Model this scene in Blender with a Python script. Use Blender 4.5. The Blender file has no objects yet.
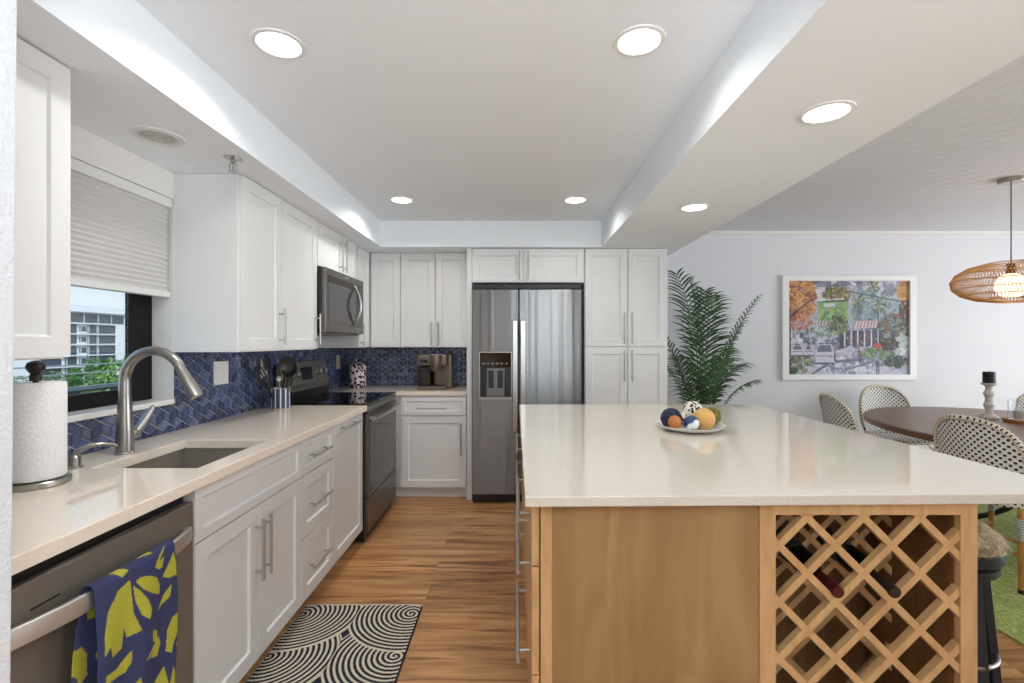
import bpy, bmesh, math, random
import numpy as np
from mathutils import Vector, Matrix

# ---------------------------------------------------------------- camera, world, light, exposure
SC = bpy.context.scene
COL = SC.collection
PI = math.pi
R = math.radians
random.seed(7)
RNG = np.random.default_rng(7)

cam_data = bpy.data.cameras.new('camera')
cam_data.sensor_width = 36.0
cam_data.lens = 480.0 / 1024.0 * 36.0
cam_data.shift_x = -3.0 / 1024.0
cam_data.shift_y = 0.5 / 1024.0
cam_data.clip_start = 0.02
cam = bpy.data.objects.new('camera', cam_data)
cam.location = (0, 0, 1.33)
cam.rotation_euler = (PI / 2, 0, 0)
COL.objects.link(cam)
SC.camera = cam

w = bpy.data.worlds.new('sky')
SC.world = w
w.use_nodes = True
wn = w.node_tree.nodes
wl = w.node_tree.links
bg = wn['Background']
bg.inputs['Strength'].default_value = 1.25
geo = wn.new('ShaderNodeTexCoord')
sep = wn.new('ShaderNodeSeparateXYZ')
ramp = wn.new('ShaderNodeValToRGB')
ramp.color_ramp.elements[0].position = 0.0
ramp.color_ramp.elements[0].color = (0.86, 0.93, 1.0, 1)
ramp.color_ramp.elements[1].position = 0.6
ramp.color_ramp.elements[1].color = (0.36, 0.58, 0.95, 1)
wl.new(geo.outputs['Generated'], sep.inputs[0])
wl.new(sep.outputs['Z'], ramp.inputs['Fac'])
wl.new(ramp.outputs['Color'], bg.inputs['Color'])

def lamp(name, kind, loc, rot, energy, color=(1, 1, 1), **kw):
    d = bpy.data.lights.new(name, kind)
    d.energy = energy
    d.color = color
    for k, v in kw.items():
        setattr(d, k, v)
    o = bpy.data.objects.new(name, d)
    o.location = loc
    o.rotation_euler = rot
    COL.objects.link(o)
    return o

lamp('sun', 'SUN', (9, 3, 9), Vector((-.70, -.25, -.67)).to_track_quat('-Z', 'Y').to_euler(), 2.8, (1, .96, .9), angle=R(1.0))
# area lamps added as daylight fill at the unseen dining and rear openings
lamp('dining_fill', 'AREA', (6.42, 1.9, 1.25), (0, R(90), 0), 128, (.90, .95, 1.0), shape='RECTANGLE', size=2.0, size_y=3.6)
for x_, wd_, e_ in ((-.62, .34, 7), (1.0, .95, 13), (2.8, 1.15, 16)):
    lamp('rear_fill', 'AREA', (x_, -2.98, 1.3), (R(90), 0, 0), e_, (.98, .99, 1.0), shape='RECTANGLE', size=wd_, size_y=2.0)
# upward fill lamp added behind the camera to brighten the ceiling
lamp('ceiling_fill', 'AREA', (.5, -1.0, 1.55), (R(180 - 14), 0, 0), 84, (.85, .935, 1.0), shape='DISK', size=.9)

SC.view_settings.view_transform = 'Standard'
SC.view_settings.look = 'None'
SC.view_settings.gamma = 1.0
SC.view_settings.use_curve_mapping = False
SC.view_settings.exposure = -0.1
SC.cycles.use_denoising = True
SC.cycles.max_bounces = 10
SC.cycles.sample_clamp_indirect = 6.0

# ---------------------------------------------------------------- materials
def lin(c):
    return tuple(((v / 255.0) / 12.92 if v / 255.0 <= 0.04045 else ((v / 255.0 + 0.055) / 1.055) ** 2.4) for v in c)

def mat(name, rgb, rough=0.5, metal=0.0, spec=0.5, emit=None, estr=0.0, coat=0.0, alpha=None, trans=0.0):
    m = bpy.data.materials.new(name)
    m.use_nodes = True
    b = m.node_tree.nodes['Principled BSDF']
    b.inputs['Base Color'].default_value = (*lin(rgb), 1)
    b.inputs['Roughness'].default_value = rough
    b.inputs['Metallic'].default_value = metal
    b.inputs['Specular IOR Level'].default_value = spec
    b.inputs['Coat Weight'].default_value = coat
    if trans:
        b.inputs['Transmission Weight'].default_value = trans
    if emit:
        b.inputs['Emission Color'].default_value = (*lin(emit), 1)
        b.inputs['Emission Strength'].default_value = estr
    return m

def nd(m, t, **inp):
    n = m.node_tree.nodes.new(t)
    for k, v in inp.items():
        k2 = k.replace('_', ' ')
        if k2 in n.inputs:
            n.inputs[k2].default_value = v
        else:
            setattr(n, k, v)
    return n

def lk(m, a, b):
    m.node_tree.links.new(a, b)

def bsdf(m):
    return m.node_tree.nodes['Principled BSDF']

def noisy(m, stops, scale=(1, 1, 1), nscale=5.0, detail=4.0, bump=0.0, distort=0.0, rough=None, coord='Object'):
    """colour from stretched noise through a ramp; stops = [(pos, rgb)]"""
    tc = nd(m, 'ShaderNodeTexCoord')
    mp = nd(m, 'ShaderNodeMapping')
    mp.inputs['Scale'].default_value = scale
    nz = nd(m, 'ShaderNodeTexNoise', Scale=nscale, Detail=detail, Distortion=distort)
    rp = nd(m, 'ShaderNodeValToRGB')
    els = rp.color_ramp.elements
    while len(els) < len(stops):
        els.new(0.5)
    for e, (p, c) in zip(els, stops):
        e.position = p
        e.color = (*lin(c), 1)
    lk(m, tc.outputs[coord], mp.inputs['Vector'])
    lk(m, mp.outputs['Vector'], nz.inputs['Vector'])
    lk(m, nz.outputs['Fac'], rp.inputs['Fac'])
    lk(m, rp.outputs['Color'], bsdf(m).inputs['Base Color'])
    if bump:
        bp = nd(m, 'ShaderNodeBump', Strength=bump, Distance=0.01)
        lk(m, nz.outputs['Fac'], bp.inputs['Height'])
        lk(m, bp.outputs['Normal'], bsdf(m).inputs['Normal'])
    if rough:
        mr = nd(m, 'ShaderNodeMapRange')
        mr.inputs['To Min'].default_value = rough[0]
        mr.inputs['To Max'].default_value = rough[1]
        lk(m, nz.outputs['Fac'], mr.inputs['Value'])
        lk(m, mr.outputs['Result'], bsdf(m).inputs['Roughness'])
    return m

def attr_mat(name, rough=0.6, bumpscale=0.0, spec=0.4, bstr=.25):
    m = mat(name, (200, 200, 200), rough, spec=spec)
    a = nd(m, 'ShaderNodeAttribute')
    a.attribute_name = 'Col'
    lk(m, a.outputs['Color'], bsdf(m).inputs['Base Color'])
    if bumpscale:
        tc = nd(m, 'ShaderNodeTexCoord')
        nz = nd(m, 'ShaderNodeTexNoise', Scale=bumpscale, Detail=2.0)
        bp = nd(m, 'ShaderNodeBump', Strength=bstr, Distance=0.003)
        lk(m, tc.outputs['Object'], nz.inputs['Vector'])
        lk(m, nz.outputs['Fac'], bp.inputs['Height'])
        lk(m, bp.outputs['Normal'], bsdf(m).inputs['Normal'])
    return m

M = {}
M['wall'] = noisy(mat('wall_paint', (232, 230, 227), 0.7), [(.35, (231, 229, 226)), (.65, (235, 233, 230))], nscale=60, bump=.03)
M['wall_tex'] = noisy(mat('textured_wall_paint', (230, 233, 238), 0.8), [(.35, (228, 231, 236)), (.65, (234, 237, 241))], nscale=120, bump=.5)
M['wall_dining'] = noisy(mat('dining_wall_paint', (226, 227, 231), 0.7), [(.35, (224, 225, 229)), (.65, (228, 229, 233))], nscale=60, bump=.03)
M['ceil'] = noisy(mat('ceiling_paint', (244, 249, 254), 0.8), [(.35, (243, 248, 253)), (.65, (245, 250, 255))], nscale=80, bump=.05)
M['cab'] = noisy(mat('cabinet_lacquer', (229, 229, 228), 0.35), [(.3, (228, 228, 227)), (.7, (231, 231, 230))], nscale=3)
M['cab_in'] = mat('cabinet_carcass', (232, 231, 229), 0.45)
M['quartz'] = noisy(mat('quartz', (216, 207, 192), 0.07, spec=.6), [(.3, (213, 204, 189)), (.7, (219, 211, 197))], nscale=90, detail=6)
M['quartz_lit'] = noisy(mat('lit_quartz', (238, 224, 207), 0.06, spec=.6), [(.3, (235, 221, 203)), (.7, (241, 228, 212))], nscale=90, detail=6)  # island quartz lightened and warmed, standing in for light missing on this counter
M['steel'] = mat('brushed_steel', (176, 174, 172), 0.3, 1.0)
M['nickel'] = mat('brushed_nickel', (168, 164, 158), 0.28, 1.0)
M['pull'] = mat('bar_pull_steel', (178, 176, 173), 0.36, .8)
M['dsteel'] = mat('dark_stainless', (112, 104, 97), 0.33, 1.0)
M['bsteel'] = mat('black_stainless', (104, 100, 97), 0.32, .75)
M['black'] = mat('black_plastic', (20, 20, 21), 0.4)
M['bglass'] = mat('black_glass', (8, 8, 9), 0.04, spec=.6)
M['wglass'] = mat('oven_window_glass', (52, 48, 46), 0.12, spec=.6)
M['wframe'] = noisy(mat('black_window_frame', (13, 12, 12), 0.55, spec=.25), [(.3, (10, 9, 9)), (.7, (17, 16, 15))], nscale=40)
M['white'] = mat('white_plastic', (238, 238, 236), 0.4)
M['paper'] = noisy(mat('paper', (240, 239, 238), 0.9), [(.3, (238, 237, 236)), (.7, (245, 244, 243))], nscale=120, bump=.4)
M['maple'] = noisy(mat('maple', (170, 128, 84), 0.45), [(.25, (134, 99, 60)), (.5, (150, 114, 72)), (.75, (164, 129, 86))], scale=(3.0, 3.0, .55), nscale=2.6, detail=8, distort=2.2)
M['maple_light'] = noisy(mat('maple_frame', (190, 150, 102), 0.45), [(.3, (180, 138, 90)), (.7, (200, 160, 112))], scale=(6, 6, 1.2), nscale=5, detail=4, distort=.8)
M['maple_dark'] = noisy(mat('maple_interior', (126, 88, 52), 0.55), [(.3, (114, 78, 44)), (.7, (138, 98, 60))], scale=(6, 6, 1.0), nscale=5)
M['walnut'] = noisy(mat('table_wood', (118, 82, 60), 0.35), [(.25, (92, 62, 44)), (.5, (118, 82, 60)), (.8, (142, 104, 78))], scale=(9, 1.0, 9), nscale=3, detail=8, distort=1.2)
M['navy'] = mat('navy_black_paint', (26, 29, 40), 0.4)
M['rattan'] = noisy(mat('rattan', (222, 166, 100), 0.55), [(.3, (204, 146, 82)), (.7, (232, 180, 116))], nscale=30)
M['bamboo'] = noisy(mat('bamboo', (170, 118, 52), 0.4), [(.3, (148, 98, 38)), (.7, (190, 138, 66))], scale=(6, 6, 1.5), nscale=8)
M['rimcream'] = mat('chair_rim_cream', (226, 216, 198), 0.55)
M['leaf'] = noisy(mat('palm_leaf', (46, 84, 44), 0.45), [(.3, (26, 58, 30)), (.7, (66, 110, 58))], nscale=5)
M['stem'] = noisy(mat('palm_stem', (88, 110, 58), 0.5), [(.3, (72, 92, 48)), (.7, (104, 126, 70))], nscale=8)
M['soil'] = noisy(mat('soil', (52, 38, 28), 0.95), [(.3, (40, 28, 20)), (.7, (66, 50, 38))], nscale=40, bump=.6)
M['basket'] = noisy(mat('basket_pot', (150, 120, 84), 0.8), [(.3, (120, 92, 60)), (.7, (170, 138, 98))], scale=(2, 2, 30), nscale=8, bump=.5)
M['towel'] = attr_mat('towel_cloth', 0.9, 700, spec=.2)
M['rug'] = attr_mat('runner_weave', 0.95, 500, spec=.1)
M['paint'] = attr_mat('watercolour_print', 0.5, 0)
M['tile'] = attr_mat('glazed_tile', 0.22, 60, spec=.5, bstr=.12)
M['ceramic'] = mat('white_ceramic', (240, 238, 234), 0.2)
M['bulb'] = mat('frosted_globe', (255, 236, 205), 0.4, emit=(255, 226, 184), estr=3.0)
M['lens'] = mat('downlight_lens', (255, 255, 255), 0.4, emit=(255, 252, 246), estr=9.0)
M['ivory'] = mat('ivory_plate', (196, 182, 160), 0.45)
M['jute'] = mat('tray_wood', (168, 112, 60), 0.5)

# floor boards
m = mat('oak_floor', (170, 120, 75), 0.32)
tc = nd(m, 'ShaderNodeTexCoord')
mp = nd(m, 'ShaderNodeMapping')
br = nd(m, 'ShaderNodeTexBrick', Scale=1.0)
br.offset = 0.37
br.inputs['Color1'].default_value = (0.15, 0.15, 0.15, 1)
br.inputs['Color2'].default_value = (0.85, 0.85, 0.85, 1)
br.inputs['Mortar'].default_value = (0.0, 0.0, 0.0, 1)
br.inputs['Mortar Size'].default_value = 0.0012
br.inputs['Mortar Smooth'].default_value = 0.2
br.inputs['Brick Width'].default_value = 1.25
br.inputs['Row Height'].default_value = 0.155
lk(m, tc.outputs['Object'], br.inputs['Vector'])
mp.inputs['Scale'].default_value = (1.1, 15, 1)
addv = nd(m, 'ShaderNodeVectorMath', operation='MULTIPLY_ADD')
addv.inputs[1].default_value = (7.0, 3.0, 0)
lk(m, br.outputs['Color'], addv.inputs[0])
lk(m, tc.outputs['Object'], mp.inputs['Vector'])
lk(m, mp.outputs['Vector'], addv.inputs[2])
nz = nd(m, 'ShaderNodeTexNoise', Scale=1.6, Detail=7.0, Distortion=1.0)
lk(m, addv.outputs['Vector'], nz.inputs['Vector'])
rp = nd(m, 'ShaderNodeValToRGB')
els = rp.color_ramp.elements
for p, c in ((.28, (116, 76, 44)), (.42, (176, 124, 76)), (.55, (206, 154, 100)), (.72, (226, 180, 126))):
    e = els.new(p)
    e.color = (*lin(c), 1)
els.remove(els[0]); els.remove(els[-1])
lk(m, nz.outputs['Fac'], rp.inputs['Fac'])
mx = nd(m, 'ShaderNodeMix', data_type='RGBA', blend_type='MULTIPLY')
mx.inputs[0].default_value = 1.0
r2 = nd(m, 'ShaderNodeValToRGB')
r2.color_ramp.elements[0].position = 0.0
r2.color_ramp.elements[0].color = (.62, .58, .54, 1)
r2.color_ramp.elements[1].position = 1.0
r2.color_ramp.elements[1].color = (1.05, 1.02, 1.0, 1)
lk(m, br.outputs['Color'], r2.inputs['Fac'])
lk(m, rp.outputs['Color'], mx.inputs[6])
lk(m, r2.outputs['Color'], mx.inputs[7])
lk(m, mx.outputs[2], bsdf(m).inputs['Base Color'])
M['floor'] = m

# beadboard ceiling: grooves run on the diagonal
m = mat('beadboard', (226, 229, 234), 0.6)
tc = nd(m, 'ShaderNodeTexCoord')
mp = nd(m, 'ShaderNodeMapping')
mp.inputs['Rotation'].default_value = (0, 0, R(-29))
sx = nd(m, 'ShaderNodeSeparateXYZ')
fr = nd(m, 'ShaderNodeMath', operation='PINGPONG')
fr.inputs[1].default_value = 0.06
lt = nd(m, 'ShaderNodeMapRange')
lt.inputs['From Min'].default_value = 0.0
lt.inputs['From Max'].default_value = 0.006
bp = nd(m, 'ShaderNodeBump', Strength=1.0, Distance=0.006)
lk(m, tc.outputs['Object'], mp.inputs['Vector'])
lk(m, mp.outputs['Vector'], sx.inputs[0])
lk(m, sx.outputs['X'], fr.inputs[0])
lk(m, fr.outputs[0], lt.inputs['Value'])
lk(m, lt.outputs[0], bp.inputs['Height'])
lk(m, bp.outputs['Normal'], bsdf(m).inputs['Normal'])
M['bead'] = m

# fridge: vertical brushed grain bending the reflections
def brushed(name, rgb, rough, vscale=(60, 60, .6), bstr=.05):
    m = mat(name, rgb, rough, 1.0)
    tc = nd(m, 'ShaderNodeTexCoord')
    mp = nd(m, 'ShaderNodeMapping')
    mp.inputs['Scale'].default_value = vscale
    nz = nd(m, 'ShaderNodeTexNoise', Scale=4.0, Detail=3.0)
    mp2 = nd(m, 'ShaderNodeMapping')
    mp2.inputs['Scale'].default_value = tuple(v * .12 for v in vscale)
    nz2 = nd(m, 'ShaderNodeTexNoise', Scale=1.0, Detail=1.0)
    ad = nd(m, 'ShaderNodeMath', operation='ADD')
    bp = nd(m, 'ShaderNodeBump', Strength=bstr, Distance=0.01)
    lk(m, tc.outputs['Object'], mp.inputs['Vector'])
    lk(m, tc.outputs['Object'], mp2.inputs['Vector'])
    lk(m, mp.outputs['Vector'], nz.inputs['Vector'])
    lk(m, mp2.outputs['Vector'], nz2.inputs['Vector'])
    lk(m, nz.outputs['Fac'], ad.inputs[0])
    lk(m, nz2.outputs['Fac'], ad.inputs[1])
    lk(m, ad.outputs[0], bp.inputs['Height'])
    lk(m, bp.outputs['Normal'], bsdf(m).inputs['Normal'])
    bsdf(m).inputs['Anisotropic'].default_value = .9
    bsdf(m).inputs['Anisotropic Rotation'].default_value = .25
    tg = nd(m, 'ShaderNodeTangent', direction_type='RADIAL', axis='Z')
    lk(m, tg.outputs[0], bsdf(m).inputs['Tangent'])
    return m
M['fridge'] = brushed('fridge_steel', (122, 121, 120), .30, (2.6, 2.6, .05), bstr=.42)
M['dwsteel'] = brushed('dishwasher_steel', (150, 140, 130), .5, (60, 60, .6), .03)
bsdf(M['dwsteel']).inputs['Metallic'].default_value = .75

# window pane: clear with a faint mirror
m = bpy.data.materials.new('clear_pane')
m.use_nodes = True
nt = m.node_tree
nt.nodes.remove(nt.nodes['Principled BSDF'])
tr = nt.nodes.new('ShaderNodeBsdfTransparent')
tr.inputs['Color'].default_value = (.93, .96, .95, 1)
gl = nt.nodes.new('ShaderNodeBsdfGlossy')
gl.inputs['Roughness'].default_value = 0.01
mxs = nt.nodes.new('ShaderNodeMixShader')
mxs.inputs['Fac'].default_value = 0.06
nt.links.new(tr.outputs[0], mxs.inputs[1])
nt.links.new(gl.outputs[0], mxs.inputs[2])
nt.links.new(mxs.outputs[0], nt.nodes['Material Output'].inputs['Surface'])
M['pane'] = m

# translucent pleated shade
m = mat('shade_fabric', (214, 213, 211), 0.85)
bsdf(m).inputs['Transmission Weight'].default_value = 0.0
M['shade'] = m

# woven cane: dark dots on pale weave, from the UV map
def weave(name, pale, dark, nu, nv, thr=.35):
    m = mat(name, pale, 0.55)
    tc = nd(m, 'ShaderNodeTexCoord')
    s = nd(m, 'ShaderNodeSeparateXYZ')
    lk(m, tc.outputs['UV'], s.inputs[0])
    outs = []
    for ax, n in (('X', nu), ('Y', nv)):
        a = nd(m, 'ShaderNodeMath', operation='MULTIPLY'); a.inputs[1].default_value = n * 2 * PI
        c = nd(m, 'ShaderNodeMath', operation='SINE')
        lk(m, s.outputs[ax], a.inputs[0]); lk(m, a.outputs[0], c.inputs[0])
        outs.append(c)
    p = nd(m, 'ShaderNodeMath', operation='MULTIPLY')
    lk(m, outs[0].outputs[0], p.inputs[0]); lk(m, outs[1].outputs[0], p.inputs[1])
    g = nd(m, 'ShaderNodeMath', operation='GREATER_THAN'); g.inputs[1].default_value = thr
    lk(m, p.outputs[0], g.inputs[0])
    mx = nd(m, 'ShaderNodeMix', data_type='RGBA')
    mx.inputs[6].default_value = (*lin(pale), 1)
    mx.inputs[7].default_value = (*lin(dark), 1)
    lk(m, g.outputs[0], mx.inputs[0])
    lk(m, mx.outputs[2], bsdf(m).inputs['Base Color'])
    bp = nd(m, 'ShaderNodeBump', Strength=.4, Distance=.003)
    lk(m, p.outputs[0], bp.inputs['Height'])
    lk(m, bp.outputs['Normal'], bsdf(m).inputs['Normal'])
    return m
M['weave'] = weave('chair_weave', (232, 230, 226), (28, 30, 40), 14, 13, .30)
M['rimweave'] = weave('chair_rim_weave', (228, 218, 200), (34, 34, 42), 2, 46, .40)
M['wrap'] = weave('leg_wrap', (226, 222, 212), (28, 30, 38), .25, 14, .0)

# dotted / floral prints by cell noise
def cells(name, c_in, c_out, scale, thr, rough=.5, c_mid=None):
    m = mat(name, c_out, rough)
    tc = nd(m, 'ShaderNodeTexCoord')
    v = nd(m, 'ShaderNodeTexVoronoi', Scale=scale)
    rp = nd(m, 'ShaderNodeValToRGB')
    rp.color_ramp.interpolation = 'CONSTANT'
    rp.color_ramp.elements[0].position = 0
    rp.color_ramp.elements[0].color = (*lin(c_mid or c_in), 1)
    rp.color_ramp.elements[1].position = thr
    rp.color_ramp.elements[1].color = (*lin(c_out), 1)
    if c_mid:
        e = rp.color_ramp.elements.new(thr * .35)
        e.color = (*lin(c_in), 1)
    lk(m, tc.outputs['Object'], v.inputs['Vector'])
    lk(m, v.outputs['Distance'], rp.inputs['Fac'])
    lk(m, rp.outputs['Color'], bsdf(m).inputs['Base Color'])
    return m
M['floral'] = cells('floral_print', (34, 30, 36), (222, 206, 208), 40, .52, .25, (92, 84, 92))
M['dotball'] = cells('dotted_ball', (44, 42, 40), (226, 220, 204), 58, .42, .5)
M['moss'] = noisy(mat('moss', (110, 104, 48), 0.95), [(.3, (74, 72, 28)), (.7, (140, 130, 66))], nscale=90, bump=.9)
M['tan'] = noisy(mat('tan_ball', (214, 164, 92), 0.6), [(.3, (200, 146, 74)), (.7, (226, 180, 110))], scale=(1, 1, 10), nscale=18, bump=.3)
M['amber'] = noisy(mat('amber_ball', (176, 104, 48), 0.5), [(.3, (158, 88, 36)), (.7, (190, 120, 60))], nscale=20)
M['bluewhite'] = noisy(mat('blue_white_ball', (120, 130, 160), 0.35), [(.585, (46, 62, 104)), (.62, (232, 230, 226))], nscale=14, detail=1)
M['navyball'] = noisy(mat('navy_twine', (38, 44, 66), 0.7), [(.3, (16, 19, 32)), (.7, (44, 52, 80))], nscale=50, bump=.6)
M['greenrug'] = noisy(mat('green_rug', (140, 160, 84), 0.95), [(.32, (128, 144, 66)), (.52, (154, 164, 86)), (.66, (196, 198, 140))], nscale=26, detail=10, bump=.2, distort=2.5)
M['straw'] = noisy(mat('straw_fur', (176, 156, 122), 0.8), [(.3, (128, 106, 74)), (.7, (206, 188, 154))], nscale=60)
M['coffee'] = mat('coffee_maker_bronze', (112, 98, 88), 0.35, .45)

# ---------------------------------------------------------------- mesh helpers
class MB:
    def __init__(self):
        self.v, self.f, self.mi, self.uv = [], [], [], {}
        self.smooth = []

    def quad(self, pts, mi=0, uv=None, sm=False):
        n = len(self.v)
        self.v += [tuple(p) for p in pts]
        if uv:
            self.uv[len(self.f)] = uv
        self.f.append(tuple(range(n, n + len(pts))))
        self.mi.append(mi)

    def box(self, x0, x1, y0, y1, z0, z1, mi=0):
        n = len(self.v)
        self.v += [(x0, y0, z0), (x1, y0, z0), (x1, y1, z0), (x0, y1, z0), (x0, y0, z1), (x1, y0, z1), (x1, y1, z1), (x0, y1, z1)]
        for q in ((0, 3, 2, 1), (4, 5, 6, 7), (0, 1, 5, 4), (1, 2, 6, 5), (2, 3, 7, 6), (3, 0, 4, 7)):
            self.f.append(tuple(n + i for i in q)); self.mi.append(mi)
        return self

    def tube(self, pts, r, seg=10, closed=False, mi=0, flat=1.0, up=None, vrep=1.0):
        pts = [Vector(p) for p in pts]
        n = len(pts)
        rs = r if isinstance(r, (list, tuple)) else [r] * n
        base = len(self.v)
        T = []
        for i in range(n):
            a = pts[(i - 1) % n] if (closed or i > 0) else pts[i]
            b = pts[(i + 1) % n] if (closed or i < n - 1) else pts[i]
            T.append((b - a).normalized())
        ref = Vector(up) if up else (Vector((0, 0, 1)) if abs(T[0].z) < .9 else Vector((1, 0, 0)))
        N = (ref - T[0] * ref.dot(T[0])).normalized()
        for i in range(n):
            N = (N - T[i] * N.dot(T[i]))
            N = N.normalized() if N.length > 1e-6 else T[i].orthogonal().normalized()
            B = T[i].cross(N)
            for k in range(seg):
                a = 2 * PI * k / seg
                p = pts[i] + (N * math.cos(a) * flat + B * math.sin(a)) * rs[i]
                self.v.append(tuple(p))
        m_ = n if closed else n - 1
        for i in range(m_):
            j = (i + 1) % n
            for k in range(seg):
                l = (k + 1) % seg
                self.uv[len(self.f)] = [(k / seg, vrep * i / m_), (k / seg, vrep * (i + 1) / m_), ((k + 1) / seg, vrep * (i + 1) / m_), ((k + 1) / seg, vrep * i / m_)]
                self.f.append((base + i * seg + k, base + j * seg + k, base + j * seg + l, base + i * seg + l)); self.mi.append(mi)
        if not closed:
            self.f.append(tuple(base + k for k in range(seg))[::-1]); self.mi.append(mi)
            self.f.append(tuple(base + (n - 1) * seg + k for k in range(seg))); self.mi.append(mi)
        return self

    def lathe(self, prof, c=(0, 0, 0), seg=28, mi=0, axis='z', closed_prof=False):
        base = len(self.v)
        for (r, h) in prof:
            for k in range(seg):
                a = 2 * PI * k / seg
                x, y = r * math.cos(a), r * math.sin(a)
                if axis == 'z':
                    p = (c[0] + x, c[1] + y, c[2] + h)
                elif axis == 'y':
                    p = (c[0] + x, c[1] + h, c[2] + y)
                else:
                    p = (c[0] + h, c[1] + x, c[2] + y)
                self.v.append(p)
        n = len(prof)
        for i in range(n - 1 if not closed_prof else n):
            j = (i + 1) % n
            for k in range(seg):
                l = (k + 1) % seg
                self.f.append((base + i * seg + k, base + i * seg + l, base + j * seg + l, base + j * seg + k)); self.mi.append(mi)
        if not closed_prof:
            if prof[0][0] > 1e-5:
                self.f.append(tuple(base + k for k in range(seg))[::-1]); self.mi.append(mi)
            if prof[-1][0] > 1e-5:
                self.f.append(tuple(base + (n - 1) * seg + k for k in range(seg))); self.mi.append(mi)
        return self

    def prism(self, poly, axis, a0, a1, mi=0):
        def P(u, v, a):
            return (a, u, v) if axis == 'x' else ((u, a, v) if axis == 'y' else (u, v, a))
        n = len(self.v); k = len(poly)
        self.v += [P(u, v, a0) for u, v in poly] + [P(u, v, a1) for u, v in poly]
        self.f.append(tuple(range(n, n + k))); self.mi.append(mi)
        self.f.append(tuple(range(n + k, n + 2 * k))[::-1]); self.mi.append(mi)
        for i in range(k):
            j = (i + 1) % k
            self.f.append((n + i, n + j, n + k + j, n + k + i)); self.mi.append(mi)
        return self

    def cells(self, us, vs, skip, a0, a1, axis, mi=0):
        """a slab cut in a grid with some cells left out"""
        def P(u, v, a):
            return (a, u, v) if axis == 'x' else ((u, a, v) if axis == 'y' else (u, v, a))
        nu, nv = len(us) - 1, len(vs) - 1
        keep = lambda i, j: 0 <= i < nu and 0 <= j < nv and (i, j) not in skip
        for i in range(nu):
            for j in range(nv):
                if not keep(i, j):
                    continue
                u0, u1, v0, v1 = us[i], us[i + 1], vs[j], vs[j + 1]
                for a in (a0, a1):
                    self.quad([P(u0, v0, a), P(u1, v0, a), P(u1, v1, a), P(u0, v1, a)], mi)
                for (di, dj, e0, e1) in ((-1, 0, (u0, v0), (u0, v1)), (1, 0, (u1, v0), (u1, v1)), (0, -1, (u0, v0), (u1, v0)), (0, 1, (u0, v1), (u1, v1))):
                    if not keep(i + di, j + dj):
                        self.quad([P(*e0, a0), P(*e1, a0), P(*e1, a1), P(*e0, a1)], mi)
        return self

    def surf(self, nu, nv, fn, mi=0, thick=0.0, closeu=False):
        """grid surface fn(u,v)->(x,y,z), u,v in 0..1"""
        base = len(self.v)
        for i in range(nu + 1):
            for j in range(nv + 1):
                self.v.append(tuple(fn(i / nu, j / nv)))
        for i in range(nu):
            for j in range(nv):
                a = base + i * (nv + 1) + j
                self.uv[len(self.f)] = [(i / nu, j / nv), ((i + 1) / nu, j / nv), ((i + 1) / nu, (j + 1) / nv), (i / nu, (j + 1) / nv)]
                self.f.append((a, a + nv + 1, a + nv + 2, a + 1)); self.mi.append(mi)
        return self

    def sphere(self, c, r, seg=20, rings=12, sq=(1, 1, 1), mi=0):
        prof = [(max(1e-6, r * math.sin(PI * i / rings)), -r * math.cos(PI * i / rings)) for i in range(rings + 1)]
        b = len(self.v)
        self.lathe(prof, (0, 0, 0), seg, mi)
        for i in range(b, len(self.v)):
            x, y, z = self.v[i]
            self.v[i] = (c[0] + x * sq[0], c[1] + y * sq[1], c[2] + z * sq[2])
        return self

    def build(self, name, mats, parent=None, bevel=0.0, smooth=30, solid=0.0, sub=0, weld=True, seg=2, loc=None):
        me = bpy.data.meshes.new(name)
        me.from_pydata(self.v, [], self.f)
        if not isinstance(mats, (list, tuple)):
            mats = [mats]
        for mm in mats:
            me.materials.append(mm)
        me.polygons.foreach_set('material_index', self.mi)
        if self.uv:
            ul = me.uv_layers.new(name='UVMap')
            for p in me.polygons:
                u = self.uv.get(p.index)
                if u:
                    for k, li in enumerate(p.loop_indices):
                        ul.data[li].uv = u[k]
        bm = bmesh.new(); bm.from_mesh(me)
        if weld:
            bmesh.ops.remove_doubles(bm, verts=bm.verts, dist=1e-5)
        bmesh.ops.recalc_face_normals(bm, faces=bm.faces)
        bm.to_mesh(me); bm.free()
        if smooth:
            me.polygons.foreach_set('use_smooth', [True] * len(me.polygons))
            me.set_sharp_from_angle(angle=R(smooth))
        me.update()
        o = bpy.data.objects.new(name, me)
        COL.objects.link(o)
        if parent:
            o.parent = parent
        if loc:
            o.location = loc
        if solid:
            s = o.modifiers.new('solid', 'SOLIDIFY'); s.thickness = solid; s.offset = 0
        if bevel:
            b = o.modifiers.new('bevel', 'BEVEL'); b.width = bevel; b.segments = seg; b.limit_method = 'ANGLE'; b.angle_limit = R(40)
        if sub:
            s = o.modifiers.new('sub', 'SUBSURF'); s.levels = sub; s.render_levels = sub
        return o

def tag(o, label, cat, group=None, kind=None):
    o['label'] = label
    o['category'] = cat
    if group:
        o['group'] = group
    if kind:
        o['kind'] = kind
    return o

def thing(name, label, cat, loc=(0, 0, 0), rz=0.0, group=None):
    o = bpy.data.objects.new(name, None)
    o.empty_display_size = .1
    COL.objects.link(o)
    o.location = loc
    o.rotation_euler = (0, 0, rz)
    return tag(o, label, cat, group)

def struct(o, label, cat='room'):
    o['kind'] = 'structure'
    o['label'] = label
    o['category'] = cat
    return o

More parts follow.
